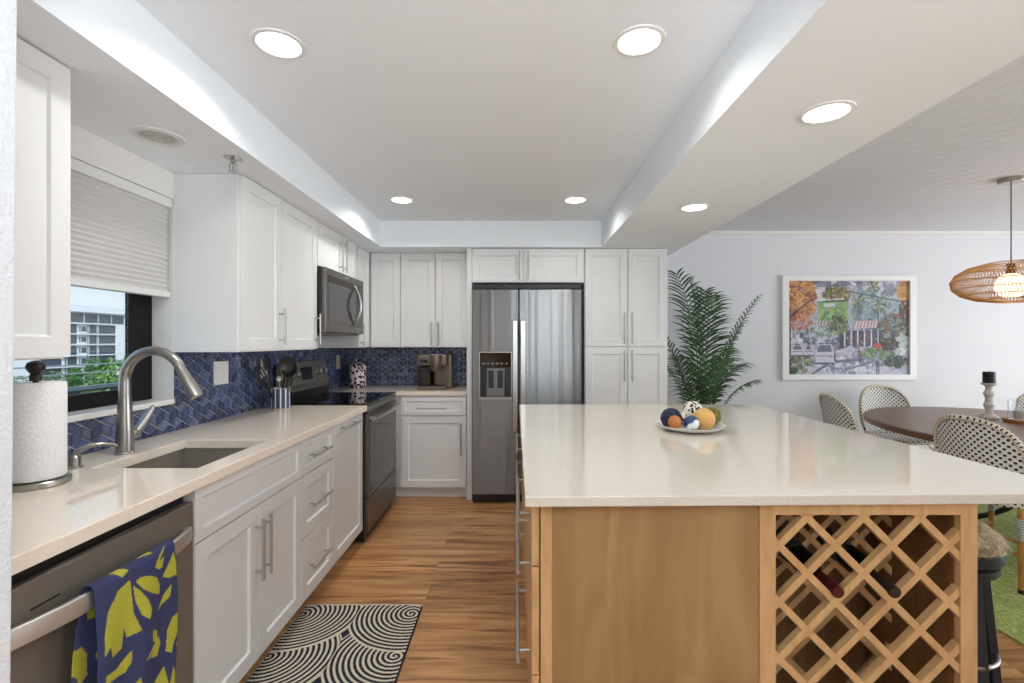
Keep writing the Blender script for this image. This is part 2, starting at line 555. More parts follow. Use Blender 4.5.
def colour_grid(name, nx, ny, pos, cols, material, parent=None, smooth=True):
    """mesh grid with per-vertex colours; pos (nx,ny,3), cols (nx,ny,3) in linear"""
    me = bpy.data.meshes.new(name)
    idx = np.arange(nx * ny).reshape(nx, ny)
    quads = np.stack([idx[:-1, :-1], idx[1:, :-1], idx[1:, 1:], idx[:-1, 1:]], -1).reshape(-1, 4)
    me.from_pydata(pos.reshape(-1, 3).tolist(), [], quads.tolist())
    a = me.color_attributes.new('Col', 'FLOAT_COLOR', 'POINT')
    c4 = np.ones((nx * ny, 4), np.float32)
    c4[:, :3] = cols.reshape(-1, 3)
    a.data.foreach_set('color', c4.ravel())
    if smooth:
        me.polygons.foreach_set('use_smooth', [True] * len(me.polygons))
    me.materials.append(material)
    me.update()
    o = bpy.data.objects.new(name, me)
    COL.objects.link(o)
    if parent:
        o.parent = parent
    return o

LIN = lambda c: np.array(lin(c))

# ---------------------------------------------------------------- room shell
XW, XR = -1.60, 6.6
ZS, ZT, ZD = 2.12, 2.335, 2.447
YB, YD, YN = 4.60, 4.85, -3.1

struct(MB().box(-1.76, XR, YN, 4.97, -.08, 0).build('floor', M['floor'], smooth=0), 'warm brown oak plank floor')
struct(MB().cells([-1.60, -1.116, .72, 1.40], [YN, -1.6, 3.985, YD], {(1, 1)}, ZS, 2.5, 'z').build('ceiling_soffit', M['ceil'], smooth=0), 'dropped white soffit around the raised tray ceiling')
struct(MB().box(-1.116, .72, -1.6, 3.985, ZT, 2.5).build('ceiling', M['ceil'], smooth=0), 'white raised tray ceiling of the kitchen')
struct(MB().box(1.40, XR, YN, YD, ZD, 2.55).build('ceiling_dining', M['bead'], smooth=0), 'grooved beadboard ceiling above the dining table')
WY0, WY1, WZ0, WZ1 = 1.39, 2.25, 1.04, 2.0
struct(MB().cells([YN, WY0, WY1, 4.97], [0, WZ0, WZ1, 2.5], {(1, 1)}, -1.76, XW, 'x').build('wall_left', M['wall'], smooth=0), 'white wall holding the kitchen window')
struct(MB().box(XW, 1.31, YB, 4.97, 0, 2.5).build('wall_back', M['wall'], smooth=0), 'kitchen end wall behind the refrigerator')
struct(MB().box(1.31, XR, YD, 4.97, 0, 2.55).build('wall_dining', M['wall_dining'], smooth=0), 'pale grey dining wall behind the palm and picture')
struct(MB().prism([(XW, 0), (-.9175, 0), (-.8965, ZS - .0005), (XW, ZS - .0005)], 'y', .60, .868).build('wall_return', M['wall_tex'], bevel=.004, smooth=0), 'textured white wall end beside the dishwasher')
struct(MB().cells([YN, 0.0, 3.8, 4.97], [0, .1, 2.3, 2.55], {(1, 1)}, XR, XR + .12, 'x').build('wall_right', M['wall_dining'], smooth=0), 'dining room side wall with an added wide glazed opening')
struct(MB().cells([-1.76, -.80, -.44, .50, 1.50, 2.2, 3.4, XR + .12], [0, .25, 2.3, 2.55], {(1, 1), (3, 1), (5, 1)}, YN - .12, YN, 'y').build('wall_rear', mat('rear_wall_darkened', (112, 110, 108), .8), smooth=0), 'wall behind the viewer with added tall windows')  # unseen; dark tone and slots chosen to shape the refrigerator's reflections
struct(MB().prism([(YD, 2.447), (YD - .022, 2.447), (YD - .016, 2.425), (YD, 2.41)], 'x', 1.41, XR).build('trim_1', M['wall'], smooth=0), 'thin white crown strip over the dining wall')
struct(MB().box(1.32, XR, YD - .014, YD, 0, .11).build('baseboard_dining', M['cab'], bevel=.003, smooth=0), 'white baseboard along the dining wall')
wr = struct(MB().cells([0.0, .06, 1.87, 1.93, 3.74, 3.8], [.1, .16, 2.24, 2.3], {(1, 1), (3, 1)}, XR + .03, XR + .08, 'x').build('window_2', M['white'], smooth=0), 'white framed sliding glass added on the unseen dining side')  # unseen glazing, added to let more daylight into the dining side
MB().box(XR + .05, XR + .056, .06, 3.74, .16, 2.24).build('pane', M['pane'], wr, smooth=0)
for n_, (xa, xb, lb) in enumerate(((-.80, -.44, 'narrow'), (.50, 1.50, 'middle'), (2.2, 3.4, 'wide'))):
    wr = struct(MB().cells([xa, xa + .04, xb - .04, xb], [.25, .29, 2.26, 2.3], {(1, 1)}, YN - .09, YN - .04, 'y').build('window_%d' % (n_ + 3), M['white'], smooth=0), lb + ' white framed window added unseen behind the viewer')  # made-up windows, sized for bright bands in the refrigerator doors
    MB().box(xa + .04, xb - .04, YN - .068, YN - .062, .29, 2.26).build('pane', M['pane'], wr, smooth=0)

# kitchen window: black frame, pane, white sill
win = MB().cells([WY0, WY0 + .10, 2.125, WY1], [WZ0 + .02, WZ0 + .085, 1.93, WZ1], {(1, 1)}, -1.728, -1.70, 'x').build('window_1', M['wframe'], bevel=.003, smooth=0)
struct(win, 'black framed kitchen window over the sink')
MB().box(-1.718, -1.712, WY0 + .1005, 2.1245, WZ0 + .0855, 1.9295).build('pane', M['pane'], win, smooth=0)
MB().box(-1.70, -1.592, WY0 + .002, WY1 - .002, WZ0 + .001, WZ0 + .024).build('window_sill', M['ceramic'], win, bevel=.003, smooth=0)

# ---------------------------------------------------------------- tiles
def clip(poly, x0, x1, y0, y1):
    for (ax, lim, sgn) in ((0, x0, 1), (0, x1, -1), (1, y0, 1), (1, y1, -1)):
        out = []
        for i in range(len(poly)):
            a, b = poly[i], poly[(i + 1) % len(poly)]
            ia, ib = sgn * (a[ax] - lim) >= 0, sgn * (b[ax] - lim) >= 0
            if ia:
                out.append(a)
            if ia != ib:
                t = (lim - a[ax]) / (b[ax] - a[ax])
                out.append((a[0] + t * (b[0] - a[0]), a[1] + t * (b[1] - a[1])))
        poly = out
        if len(poly) < 3:
            return []
    return poly

def rhombille(rects, place, name):
    """tumbling-block tiles cut to rectangles: rects [(u0,u1,v0,v1)], place(u,v,h) -> xyz; grout is the sheet behind"""
    e = 0.0475
    W = e * math.sqrt(3)
    rnd = random.Random(3)
    V, F, C = [], [], []
    def add(poly, h, col):
        n = len(V)
        for p in poly:
            V.append(place(p[0], p[1], h)); C.append(col)
        F.append(tuple(range(n, n + len(poly))))
    base = [(72, 82, 114), (80, 92, 128), (92, 102, 134), (62, 72, 104), (104, 110, 134), (76, 86, 112)]
    for (u0, u1, v0, v1) in rects:
        add([(u0, v0), (u1, v0), (u1, v1), (u0, v1)], 0.001, lin((204, 206, 210)))
        nj0, nj1 = int(v0 / (1.5 * e)) - 2, int(v1 / (1.5 * e)) + 2
        ni0, ni1 = int(u0 / W) - 2, int(u1 / W) + 2
        for j in range(nj0, nj1 + 1):
            for i in range(ni0, ni1 + 1):
                cx, cy = W * (i + .5 * (j % 2)), 1.5 * e * j
                hexp = [(cx + e * math.cos(R(30 + 60 * k)), cy + e * math.sin(R(30 + 60 * k))) for k in range(6)]
                for k in (1, 3, 5):
                    rh = [(cx, cy), hexp[(k - 1) % 6], hexp[k], hexp[(k + 1) % 6]]
                    mx_, my_ = sum(p[0] for p in rh) / 4, sum(p[1] for p in rh) / 4
                    b0 = rnd.choice(base)
                    jit = rnd.uniform(.92, 1.28)
                    cc = lin(tuple(min(255, c * jit) for c in b0))
                    cd = tuple(c * .3 for c in cc)
                    ce = tuple(c * .85 for c in cc)
                    for s, h, col in ((.925, .0035, ce), (.68, .0038, cd), (.60, .0042, cc)):
                        q = [(mx_ + (p[0] - mx_) * s, my_ + (p[1] - my_) * s) for p in rh]
                        q = clip(q, u0, u1, v0, v1)
                        if q:
                            add(q, h, col)
                            if s > .9:   # edge down to the grout
                                for a in range(len(q)):
                                    p0, p1 = q[a], q[(a + 1) % len(q)]
                                    n = len(V)
                                    for p, hh in ((p0, .001), (p1, .001), (p1, h), (p0, h)):
                                        V.append(place(p[0], p[1], hh)); C.append(cd)
                                    F.append((n, n + 1, n + 2, n + 3))
    me = bpy.data.meshes.new(name)
    me.from_pydata(V, [], F)
    at = me.color_attributes.new('Col', 'FLOAT_COLOR', 'POINT')
    at.data.foreach_set('color', np.array([(*c, 1) for c in C], np.float32).ravel())
    me.materials.append(M['tile'])
    me.update()
    o = bpy.data.objects.new(name, me)
    COL.objects.link(o)
    return o

o = rhombille([(.87, WY1, .914, WZ0), (WY1, 4.60, .914, 1.282)], lambda u, v, h: (XW + h, u, v), 'tile_backsplash')
struct(o, 'blue tumbling-block tile backsplash under the window', 'backsplash')
o = rhombille([(XW + .005, -.405, .914, 1.282)], lambda u, v, h: (u, YB - h, v), 'tile_backsplash')
struct(o, 'blue tumbling-block tile backsplash behind the coffee maker', 'backsplash')

# ---------------------------------------------------------------- cabinets
def shaker(mb, x0, x1, z0, z1, yf=-.02, t=.0195, s=.058, rec=.009):
    n = len(mb.v)
    e = .005
    def ring(i, y):
        return [(x0 + i, y, z0 + i), (x1 - i, y, z0 + i), (x1 - i, y, z1 - i), (x0 + i, y, z1 - i)]
    L = ring(0, yf + t) + ring(0, yf) + ring(s, yf) + ring(s + e, yf + rec)
    mb.v += L
    f = [(0, 3, 2, 1)]
    for k in range(3):
        for a in range(4):
            b = (a + 1) % 4
            f.append((4 * k + a, 4 * k + b, 4 * k + 4 + b, 4 * k + 4 + a))
    f.append((12, 13, 14, 15))
    for q in f:
        mb.f.append(tuple(n + i for i in q)); mb.mi.append(0)
    return mb

def pull(parent, orient, a, b, c, y=-.02, out=.033, r=.0058):
    """bar pull; orient v: x=a, z from b to c ; h: z=a, x from b to c"""
    mb = MB()
    P = (lambda t, yy: (a, yy, t)) if orient == 'v' else (lambda t, yy: (t, yy, a))
    mb.tube([P(b, y - out), P(c, y - out)], r, 12)
    d = (c - b) * .14
    for t in (b + d, c - d):
        mb.tube([P(t, y - out), P(t, y - .0005)], r * .8, 10)
    return mb.build('handle', M['pull'], parent)

def cabinet(name, label, loc, rz, wd, dp, z0, z1, fronts, toe=True, group=None, material=None, body_x=None, open_top=False):
    """local frame: x along the width, -y is the front"""
    mt = material or M['cab']
    t = thing(name, label, 'cabinet', loc, rz, group)
    bx = body_x or (0.0005, wd - .0005)
    b = MB()
    if open_top:
        for q in ((bx[0], bx[0] + .018, 0, dp, z0, z1), (bx[1] - .018, bx[1], 0, dp, z0, z1), (bx[0] + .018, bx[1] - .018, dp - .012, dp, z0, z1),
                  (bx[0] + .018, bx[1] - .018, 0, dp - .012, z0, z0 + .018), (bx[0] + .018, bx[1] - .018, 0, .018, z0 + .018, z1)):
            b.box(*q)
    else:
        b.box(bx[0], bx[1], 0, dp, z0, z1)
    b.build('carcass', mt, t, bevel=.0015, smooth=0)
    if toe:
        MB().box(bx[0], bx[1], .065, dp, 0.0005, z0 - .0005).build('toe_kick', M['cab_in'] if material is None else material, t, smooth=0)
    g = .0018
    for fr in fronts:
        kind, x0, x1, c0, c1 = fr[:5]
        mb = shaker(MB(), x0 + g, x1 - g, c0 + g, c1 - g, s=(.058 if min(c1 - c0, x1 - x0) > .2 else .034))
        p = mb.build(kind, mt, t, bevel=.0012, smooth=0)
        for h in fr[5:]:
            pull(p, *h)
    return t

ROT = PI / 2
FX = -1.013   # face of the carcasses of the window-wall run
ZC = .8775
cabinet('sink_base_cabinet', 'white base cabinet below the sink with two doors and long pulls', (FX, 1.49, 0), ROT, .745, .58, .10, ZC, [
    ('drawer', 0, .745, .70, .872),
    ('door', 0, .371, .105, .698, ('v', .345, .42, .655)),
    ('door', .374, .745, .105, .698, ('v', .40, .42, .655))], open_top=True)
cabinet('drawer_base_cabinet', 'white base cabinet with three stacked drawers next to the sink cabinet', (FX, 2.236, 0), ROT, .388, .58, .10, ZC, [
    ('drawer', 0, .388, .70, .872, ('h', .783, .06, .29)),
    ('drawer', 0, .388, .405, .698, ('h', .548, .06, .29)),
    ('drawer', 0, .388, .105, .403, ('h', .248, .06, .29))])
cabinet('pull_out_base_cabinet', 'white single door base cabinet with horizontal pull beside the range', (FX, 2.625, 0), ROT, .505, .58, .10, ZC, [
    ('door', 0, .505, .105, .872, ('h', .838, .08, .37))])
cabinet('corner_base_cabinet', 'white base cabinet under the coffee maker with one drawer', (-.958, 4.06, 0), 0, .548, .535, .10, ZC, [
    ('drawer', .0, .546, .712, .868, ('h', .775, .13, .39)),
    ('door', .0, .546, .105, .708, ('v', .505, .38, .65))], body_x=(-.63, .547))

# upper cabinets
UX = -1.30
cabinet('wall_cabinet', 'white wall cabinet mounted beside the window above the paper towels', (UX, .895, 0), ROT, .49, .338, 1.282, 2.119, [
    ('door', 0, .49, 1.285, 2.117)], toe=False)
cabinet('wall_cabinet', 'white two-door wall cabinet mounted between the window and microwave', (UX, 2.251, 0), ROT, .855, .338, 1.282, 2.119, [
    ('door', .01, .382, 1.285, 2.117, ('v', .352, 1.315, 1.51)),
    ('door', .384, .855, 1.285, 2.117, ('v', .825, 1.315, 1.51))], toe=False)
cabinet('wall_cabinet', 'small white two-door wall cabinet directly above the microwave', (UX, 3.11, 0), ROT, .762, .338, 1.825, 2.119, [
    ('door', .004, .415, 1.828, 2.117, ('v', .375, 1.84, 2.08)),
    ('door', .418, .76, 1.828, 2.117, ('v', .455, 1.84, 2.08))], toe=False)
cabinet('wall_cabinet', 'narrow white wall cabinet in the corner past the microwave', (UX, 3.915, 0), ROT, .315, .338, 1.282, 2.119, [
    ('door', .002, .315, 1.285, 2.117, ('v', .045, 1.30, 1.48))], toe=False)
cabinet('wall_cabinet', 'white blind corner wall cabinet above the floral canister', (-1.279, 4.258, 0), 0, .268, .34, 1.282, 2.119, [
    ('door', .002, .268, 1.285, 2.117)], toe=False)
cabinet('wall_cabinet', 'white two-door wall cabinet directly above the coffee maker', (-1.009, 4.258, 0), 0, .6, .34, 1.282, 2.119, [
    ('door', 0, .303, 1.285, 2.117, ('v', .272, 1.30, 1.505)),
    ('door', .306, .599, 1.285, 2.117, ('v', .335, 1.30, 1.505))], toe=False)
tag(MB().box(-.406, -.363, 4.04, 4.598, 0.0005, 2.119).build('refrigerator_end_panel', M['cab'], bevel=.0015, smooth=0), 'tall white end panel standing between counter and refrigerator', 'panel')
cabinet('over_fridge_cabinet', 'white two-door bridge cabinet over the refrigerator', (-.362, 4.06, 0), 0, .946, .535, 1.83, 2.119, [
    ('door', 0, .433, 1.833, 2.117, ('v', .40, 1.85, 2.09)),
    ('door', .436, .944, 1.833, 2.117, ('v', .475, 1.85, 2.09))], toe=False)
cabinet('pantry_cabinet', 'tall white four-door pantry cabinet standing beside the refrigerator', (.586, 4.06, 0), 0, .704, .535, .10, 2.119, [
    ('door', .005, .362, 1.292, 2.117, ('v', .330, 1.315, 1.58)),
    ('door', .365, .690, 1.292, 2.117, ('v', .395, 1.315, 1.58)),
    ('door', .005, .362, .105, 1.288, ('v', .330, 1.00, 1.265)),
    ('door', .365, .690, .105, 1.288, ('v', .395, 1.00, 1.265))])

# ---------------------------------------------------------------- counters and sink
SX0, SX1, SY0, SY1 = -1.40, -1.05, 1.585, 2.04
o = MB().cells([XW + .006, SX0, SX1, -.97], [.87, SY0, SY1, 3.152], {(1, 1)}, .878, .914, 'z').build('countertop', M['quartz_lit'], bevel=.003, smooth=0)
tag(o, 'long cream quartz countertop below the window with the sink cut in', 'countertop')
o = MB().prism([(XW + .006, 3.913), (-1.002, 3.913), (-1.002, 4.03), (-.408, 4.03), (-.408, YB - .006), (XW + .006, YB - .006)], 'z', .878, .914).build('countertop', M['quartz_lit'], bevel=.003, smooth=0)
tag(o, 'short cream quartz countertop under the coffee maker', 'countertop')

t = thing('kitchen_sink', 'stainless undermount sink set into the long countertop', 'sink', ((SX0 + SX1) / 2, (SY0 + SY1) / 2, .68))
mb = MB()
hx, hy = (SX1 - SX0) / 2 + .006, (SY1 - SY0) / 2 + .006
rings = []
for (ins, z) in ((-.015, .1975), (0, .1975), (.004, .03), (.03, 0.0)):
    rings.append([(-hx + ins, -hy + ins, z), (hx - ins, -hy + ins, z), (hx - ins, hy - ins, z), (-hx + ins, hy - ins, z)])
n = 0
for rg in rings:
    mb.v += rg
for k in range(3):
    for a in range(4):
        b = (a + 1) % 4
        mb.f.append((4 * k + a, 4 * k + b, 4 * k + 4 + b, 4 * k + 4 + a)); mb.mi.append(0)
mb.f.append((12, 13, 14, 15)); mb.mi.append(0)
mb.build('basin', mat('sink_steel', (150, 142, 132), .45, .4), t, smooth=0)
MB().lathe([(.0001, .002), (.03, .002), (.042, .004), (.045, .001)], (0, .05, 0.001), 24).build('drain', M['nickel'], t)

# faucet
fx, fy = -1.455, 1.79
t = thing('kitchen_faucet', 'brushed nickel gooseneck pull-down faucet behind the sink', 'faucet', (fx, fy, .914))
MB().lathe([(.032, 0), (.032, .005), (.0295, .008), (.028, .06), (.0255, .12), (.0225, .17), (.0205, .21)], (0, 0, .0005), 28).build('body', M['nickel'], t)
arc = [(0, 0, .205), (0, 0, .26)]
for k in range(0, 17):
    a = PI - R(160) * k / 16
    arc.append((.108 + .108 * math.cos(a), 0, .275 + .108 * math.sin(a)))
MB().tube(arc, [.0205, .0195] + [.019 - .0025 * k / 16 for k in range(17)], 16, up=(0, 1, 0)).build('spout', M['nickel'], t)
p0 = Vector(arc[-1]); d = (Vector(arc[-1]) - Vector(arc[-2])).normalized()
d = (d + Vector((.12, 0, 0))).normalized()
MB().tube([p0, p0 + d * .025, p0 + d * .10, p0 + d * .115], [.0168, .0185, .0225, .0205], 18, up=(0, 1, 0)).build('spray_head', M['nickel'], t)
mb = MB()
mb.tube([(0.0, .018, .062), (.0, .055, .070)], .0185, 16)
mb.tube([(.0, .050, .068), (.012, .072, .105), (.026, .094, .15), (.032, .102, .166)], [.0155, .0145, .0115, .006], 12)
mb.build('lever', M['nickel'], t)

t = thing('soap_dispenser', 'small nickel soap dispenser with a curved spout beside the faucet', 'soap dispenser', (-1.455, 1.585, .914))
MB().lathe([(.023, 0), (.023, .004), (.0175, .008), (.0175, .036), (.013, .042), (.0001, .043)], (0, 0, .0005), 22).build('body', M['nickel'], t)
MB().tube([(0, 0, .038), (.004, .008, .052), (.02, .03, .066), (.04, .055, .068), (.06, .08, .06), (.066, .088, .052)], [.010, .010, .0085, .0075, .007, .006], 12).build('spout', M['nickel'], t)

# paper towels
px_, py_ = -1.398, 1.40
t = thing('paper_towel_holder', 'round steel paper towel stand with black knob on the countertop', 'paper towel holder', (px_, py_, .914))
MB().lathe([(.077, 0), (.079, .003), (.079, .014), (.075, .018), (.012, .019), (.0001, .019)], (0, 0, .0005), 40).build('base', M['nickel'], t)
MB().lathe([(.007, .019), (.007, .316)], (0, 0, 0), 14).build('rod', M['black'], t)
MB().lathe([(.014, .302), (.0145, .318), (.0115, .323), (.016, .329), (.0215, .338), (.022, .346), (.018, .356), (.009, .361), (.0001, .362)], (0, 0, 0), 24).build('knob', mat('bronze_knob', (40, 34, 31), .35, .4), t)
mb = MB().lathe([(.021, .022), (.066, .022), (.068, .026), (.068, .294), (.066, .298), (.021, .298)], (px_, py_, .914), 44, closed_prof=True)
tag(mb.build('paper_towel_roll', M['paper']), 'white paper towel roll standing on the steel stand', 'paper towels')

# ---------------------------------------------------------------- dishwasher and towel
t = thing('dishwasher', 'dark stainless dishwasher built in under the countertop', 'dishwasher', (-.994, .884, 0), ROT)
dw = .602
MB().box(0.004, dw - .004, .03, .58, .10, .872).build('tub', M['black'], t, smooth=0)
MB().box(0.002, dw - .002, 0, .028, .115, .838).build('door', M['dwsteel'], t, bevel=.004, smooth=0)
MB().box(0.01, dw - .01, .06, .075, 0.001, .11).build('kick_plate', M['black'], t, smooth=0)
MB().box(.10, .165, -.0008, .004, .778, .782).build('indicator_slot', M['black'], t, smooth=0)
mb = MB()
hp = []
for k in range(25):
    u = k / 24
    hp.append((.035 + .532 * u, -.012 - .034 * (1 - abs(2 * u - 1) ** 2.6), .752))
nb = len(mb.v)
for (x, y, z) in hp:
    mb.v += [(x, y - .006, z - .021), (x, y - .008, z), (x, y - .006, z + .021), (x, y + .006, z + .021), (x, y + .006, z - .021)]
for k in range(24):
    for a in range(5):
        b = (a + 1) % 5
        mb.f.append((nb + 5 * k + a, nb + 5 * k + b, nb + 5 * k + 5 + b, nb + 5 * k + 5 + a)); mb.mi.append(0)
mb.f.append((nb, nb + 1, nb + 2, nb + 3, nb + 4)); mb.mi.append(0)
mb.f.append(tuple(nb + 120 + i for i in (4, 3, 2, 1, 0))); mb.mi.append(0)
for x in (.037, .548):
    mb.box(x, x + .017, -.014, .002, .733, .771)
mb.build('handle', mat('satin_handle', (205, 203, 200), .38, .85), t, bevel=.002, smooth=40)

def inpoly(px, py, poly):
    ins = np.zeros(px.shape, bool)
    n = len(poly)
    for i in range(n):
        x1, y1 = poly[i]; x2, y2 = poly[(i + 1) % n]
        c = ((y1 > py) != (y2 > py)) & (px < (x2 - x1) * (py - y1) / ((y2 - y1) + 1e-12) + x1)
        ins ^= c
    return ins

def leafmask(u, dd):
    """yellow leaf shapes, u 0..1 over the width, dd metres below the fold"""
    X = 140 + 335 * u
    Yp = dd * 1740 + 285 - 190 * u
    ms = np.zeros(u.shape, bool)
    polys = [
        [(265, 285), (215, 330), (175, 410), (160, 500), (160, 580), (180, 545), (190, 590), (232, 565), (240, 480), (250, 525), (300, 505), (275, 430), (268, 320)],
        [(275, 310), (282, 380), (300, 440), (330, 465), (340, 420), (325, 375), (300, 335)],
        [(285, 295), (310, 330), (345, 352), (388, 362), (392, 320), (375, 285), (340, 274), (305, 278)],
        [(200, 240), (240, 225), (262, 245), (235, 275)], [(305, 185), (345, 158), (368, 160), (366, 174), (325, 184)],
        [(428, 138), (395, 180), (368, 240), (390, 250), (408, 238), (418, 190), (390, 215)],
        [(466, 170), (445, 215), (408, 285), (440, 292), (474, 278), (476, 220)],
        [(450, 320), (410, 370), (375, 445), (400, 415), (440, 380)],
        [(485, 450), (450, 475), (430, 530), (425, 625), (450, 638), (458, 590), (490, 530)],
        [(495, 540), (470, 600), (480, 640), (496, 630)],
        [(350, 515), (380, 520), (382, 560), (355, 590), (318, 638), (335, 632), (362, 605), (345, 636), (388, 636), (402, 580), (388, 545), (372, 575), (352, 560)],
        [(270, 580), (215, 640), (165, 655), (165, 690), (250, 665), (268, 630)],
        [(300, 700), (240, 760), (230, 850), (280, 820), (310, 760)], [(420, 690), (360, 780), (390, 840), (440, 770)], [(180, 760), (160, 830), (190, 860), (210, 800)],
        [(460, 700), (445, 780), (470, 860), (485, 760)], [(330, 860), (290, 930), (350, 960), (380, 900)]]
    for p in polys:
        ms |= inpoly(X, Yp, p)
    return ms

nu, nv = 150, 420
u = np.linspace(0, 1, nu)[:, None] * np.ones((1, nv))
s = np.ones((nu, 1)) * np.linspace(-.36, .44, nv)[None, :]      # metres past the fold, negative = back flap
bar_x = -.994 + .012 + .034 * (1 - np.abs(2 * ((1.065 + .26 * u - .919) / .532) - 1) ** 2.6)
Yt = 1.068 + .255 * u - np.where(s < 0, .024 * np.clip(-s / .3, 0, 1), 0.012 * np.clip(s / .4, 0, 1)) + .004 * np.sin(9 * s)
rad = .013
arcs = np.clip(s / (rad * 1.57), -1, 1)                          # -1..1 over the bar
Xt = bar_x + .001 + np.where(s >= 0, .0135, .0125) * np.sin(arcs * PI / 2)
Zt = .7745 + rad * np.cos(arcs * PI / 2) - np.maximum(np.abs(s) - rad * 1.57, 0)
Xt = Xt + np.where(s > .02, (.005 + .0035 * np.sin(u * 13 + s * 4)) * np.clip(s / .1, 0, 1.5), 0) - np.where(s < -.04, .006 * np.clip(-s / .15, 0, 1) + .0025 * np.sin(u * 11), 0)
pos = np.stack([Xt, Yt, Zt], -1)
mk = leafmask(u, np.maximum(s, 0)) & (s > -.002)
mk |= leafmask(1 - u, -s * 1.1 + .05) & (s < -.03)
fib = RNG.normal(1, .06, (nu, nv))[..., None]
cols = np.where(mk[..., None], LIN((170, 166, 58)), LIN((58, 61, 94))) * fib
o = colour_grid('dish_towel', nu, nv, pos, cols, M['towel'])
s_ = o.modifiers.new('solid', 'SOLIDIFY'); s_.thickness = .0022; s_.offset = 1
tag(o, 'navy towel printed with yellow leaves, draped over the dishwasher handle', 'towel')

# ---------------------------------------------------------------- range
RW = .752
t = thing('range', 'black and dark steel freestanding electric range in the corner', 'range', (-.984, 3.158, 0), ROT)
MB().box(.002, RW - .002, .012, .59, .03, .905).build('body', mat('range_side_black', (16, 16, 17), .35), t, bevel=.003, smooth=0)
for x in (.05, RW - .09):
    for y in (.06, .52):
        MB().lathe([(.018, 0.0005), (.018, .03)], (x + .02, y, 0), 12).build('foot', M['black'], t)
MB().box(0, RW, -.016, .53, .9055, .922).build('cooktop', M['bglass'], t, bevel=.004, smooth=0)
MB().box(.004, RW - .004, -.012, .012, .862, .903).build('vent_trim', M['bsteel'], t, bevel=.003, smooth=0)
od = MB().box(.004, RW - .004, -.016, .0115, .300, .858).build('oven_door', M['bsteel'], t, bevel=.004, smooth=0)
MB().box(.03, RW - .03, -.0185, -.016, .330, .800).build('door_glass', M['bglass'], od, bevel=.001, smooth=0)
MB().cells([.13, .137, RW - .137, RW - .13], [.46, .467, .733, .74], {(1, 1)}, -.0192, -.0185, 'y').build('window_outline', M['wglass'], od, smooth=0)
MB().lathe([(.0001, -.0005), (.011, -.0005), (.011, 0)], (RW * .62, -.0187, .36), 18, axis='y').build('emblem', M['steel'], od)
mb = MB()
hp = []
for k in range(17):
    uu = k / 16
    hp.append((.03 + (RW - .06) * uu, -.045 - .012 * math.sin(PI * uu), .822))
mb.tube(hp, .0135, 12, flat=1.25)
for x in (.045, RW - .045):
    mb.tube([(x, -.045, .822), (x, -.0165, .822)], .011, 12)
mb.build('handle', M['steel'], od)
dr = MB().box(.004, RW - .004, -.016, .0115, .075, .292).build('storage_drawer', M['bsteel'], t, bevel=.004, smooth=0)
MB().box(.02, RW - .02, .02, .03, .002, .07).build('kick_plate', M['black'], t, smooth=0)
bgm = mat('range_panel_grey', (112, 108, 102), .35, .35)
bgd = MB().prism([(.53, .923), (.59, .923), (.59, 1.185), (.565, 1.185), (.535, 1.03), (.545, 1.00), (.53, .99)], 'x', 0, RW).build('backguard', bgm, t, bevel=.003, smooth=0)
MB().prism([(.528, .925), (.5295, .925), (.5295, .985), (.528, .985)], 'x', .01, RW - .01).build('vent_panel', M['black'], bgd, smooth=0)
sl = Vector((0, .03, .155)).normalized(); no = Vector((0, -.155, .03)).normalized()
c0 = Vector((0, .548, 1.10))
def onpanel(x, a, out):
    q = c0 + sl * a + no * out
    return (x, q.y, q.z)
mb = MB()
for (xa, xb) in ((.28, .47),):
    q = [onpanel(xa, -.045, .0015), onpanel(xb, -.045, .0015), onpanel(xb, .045, .0015), onpanel(xa, .045, .0015)]
    q2 = [onpanel(xa, -.045, -.002), onpanel(xb, -.045, -.002), onpanel(xb, .045, -.002), onpanel(xa, .045, -.002)]
    mb.v += q + q2
    mb.f += [(0, 1, 2, 3), (4, 7, 6, 5), (0, 4, 5, 1), (1, 5, 6, 2), (2, 6, 7, 3), (3, 7, 4, 0)]; mb.mi += [0] * 6
mb.build('display', M['bglass'], bgd, smooth=0)
for xk in (.085, .19, .56, .665):
    mb = MB()
    mb.tube([onpanel(xk, 0, 0), onpanel(xk, 0, .008), onpanel(xk, 0, .010), onpanel(xk, 0, .034), onpanel(xk, 0, .037)], [.030, .030, .025, .023, .019], 20)
    mb.build('knob', M['steel'], bgd)

# ---------------------------------------------------------------- microwave
MW = .785
t = thing('microwave', 'dark stainless over-the-range microwave hung above the cooktop', 'microwave', (-1.235, 3.117, 0), ROT)
MB().box(0, MW, .022, .35, 1.392, 1.822).build('case', mat('microwave_case', (24, 23, 23), .35), t, bevel=.002, smooth=0)
MB().box(0.02, MW - .02, .03, .34, 1.380, 1.3915).build('grease_filter', M['dsteel'], t, smooth=0)
d_ = MB().box(.001, .585, -.004, .0215, 1.394, 1.820).build('door', M['bsteel'], t, bevel=.004, smooth=0)
MB().box(.05, .53, -.0065, -.004, 1.455, 1.725).build('door_window', M['wglass'], d_, bevel=.001, smooth=0)
MB().box(.05, .53, -.0058, -.004, 1.727, 1.775).build('trim_band', mat('mw_band', (54, 48, 46), .3, .8), d_, bevel=.001, smooth=0)
mb = MB()
hp = [(.555, -.006, 1.455)]
for k in range(15):
    uu = k / 14
    hp.append((.555, -.012 - .045 * math.sin(PI * uu), 1.46 + .29 * uu))
hp.append((.555, -.006, 1.755))
mb.tube(hp, .010, 12, up=(1, 0, 0))
mb.build('handle', M['steel'], d_)
c_ = MB().box(.588, MW - .001, -.004, .0215, 1.394, 1.820).build('control_panel', M['bsteel'], t, bevel=.004, smooth=0)
MB().box(.605, MW - .02, -.0055, -.004, 1.44, 1.775).build('keypad', M['bglass'], c_, smooth=0)
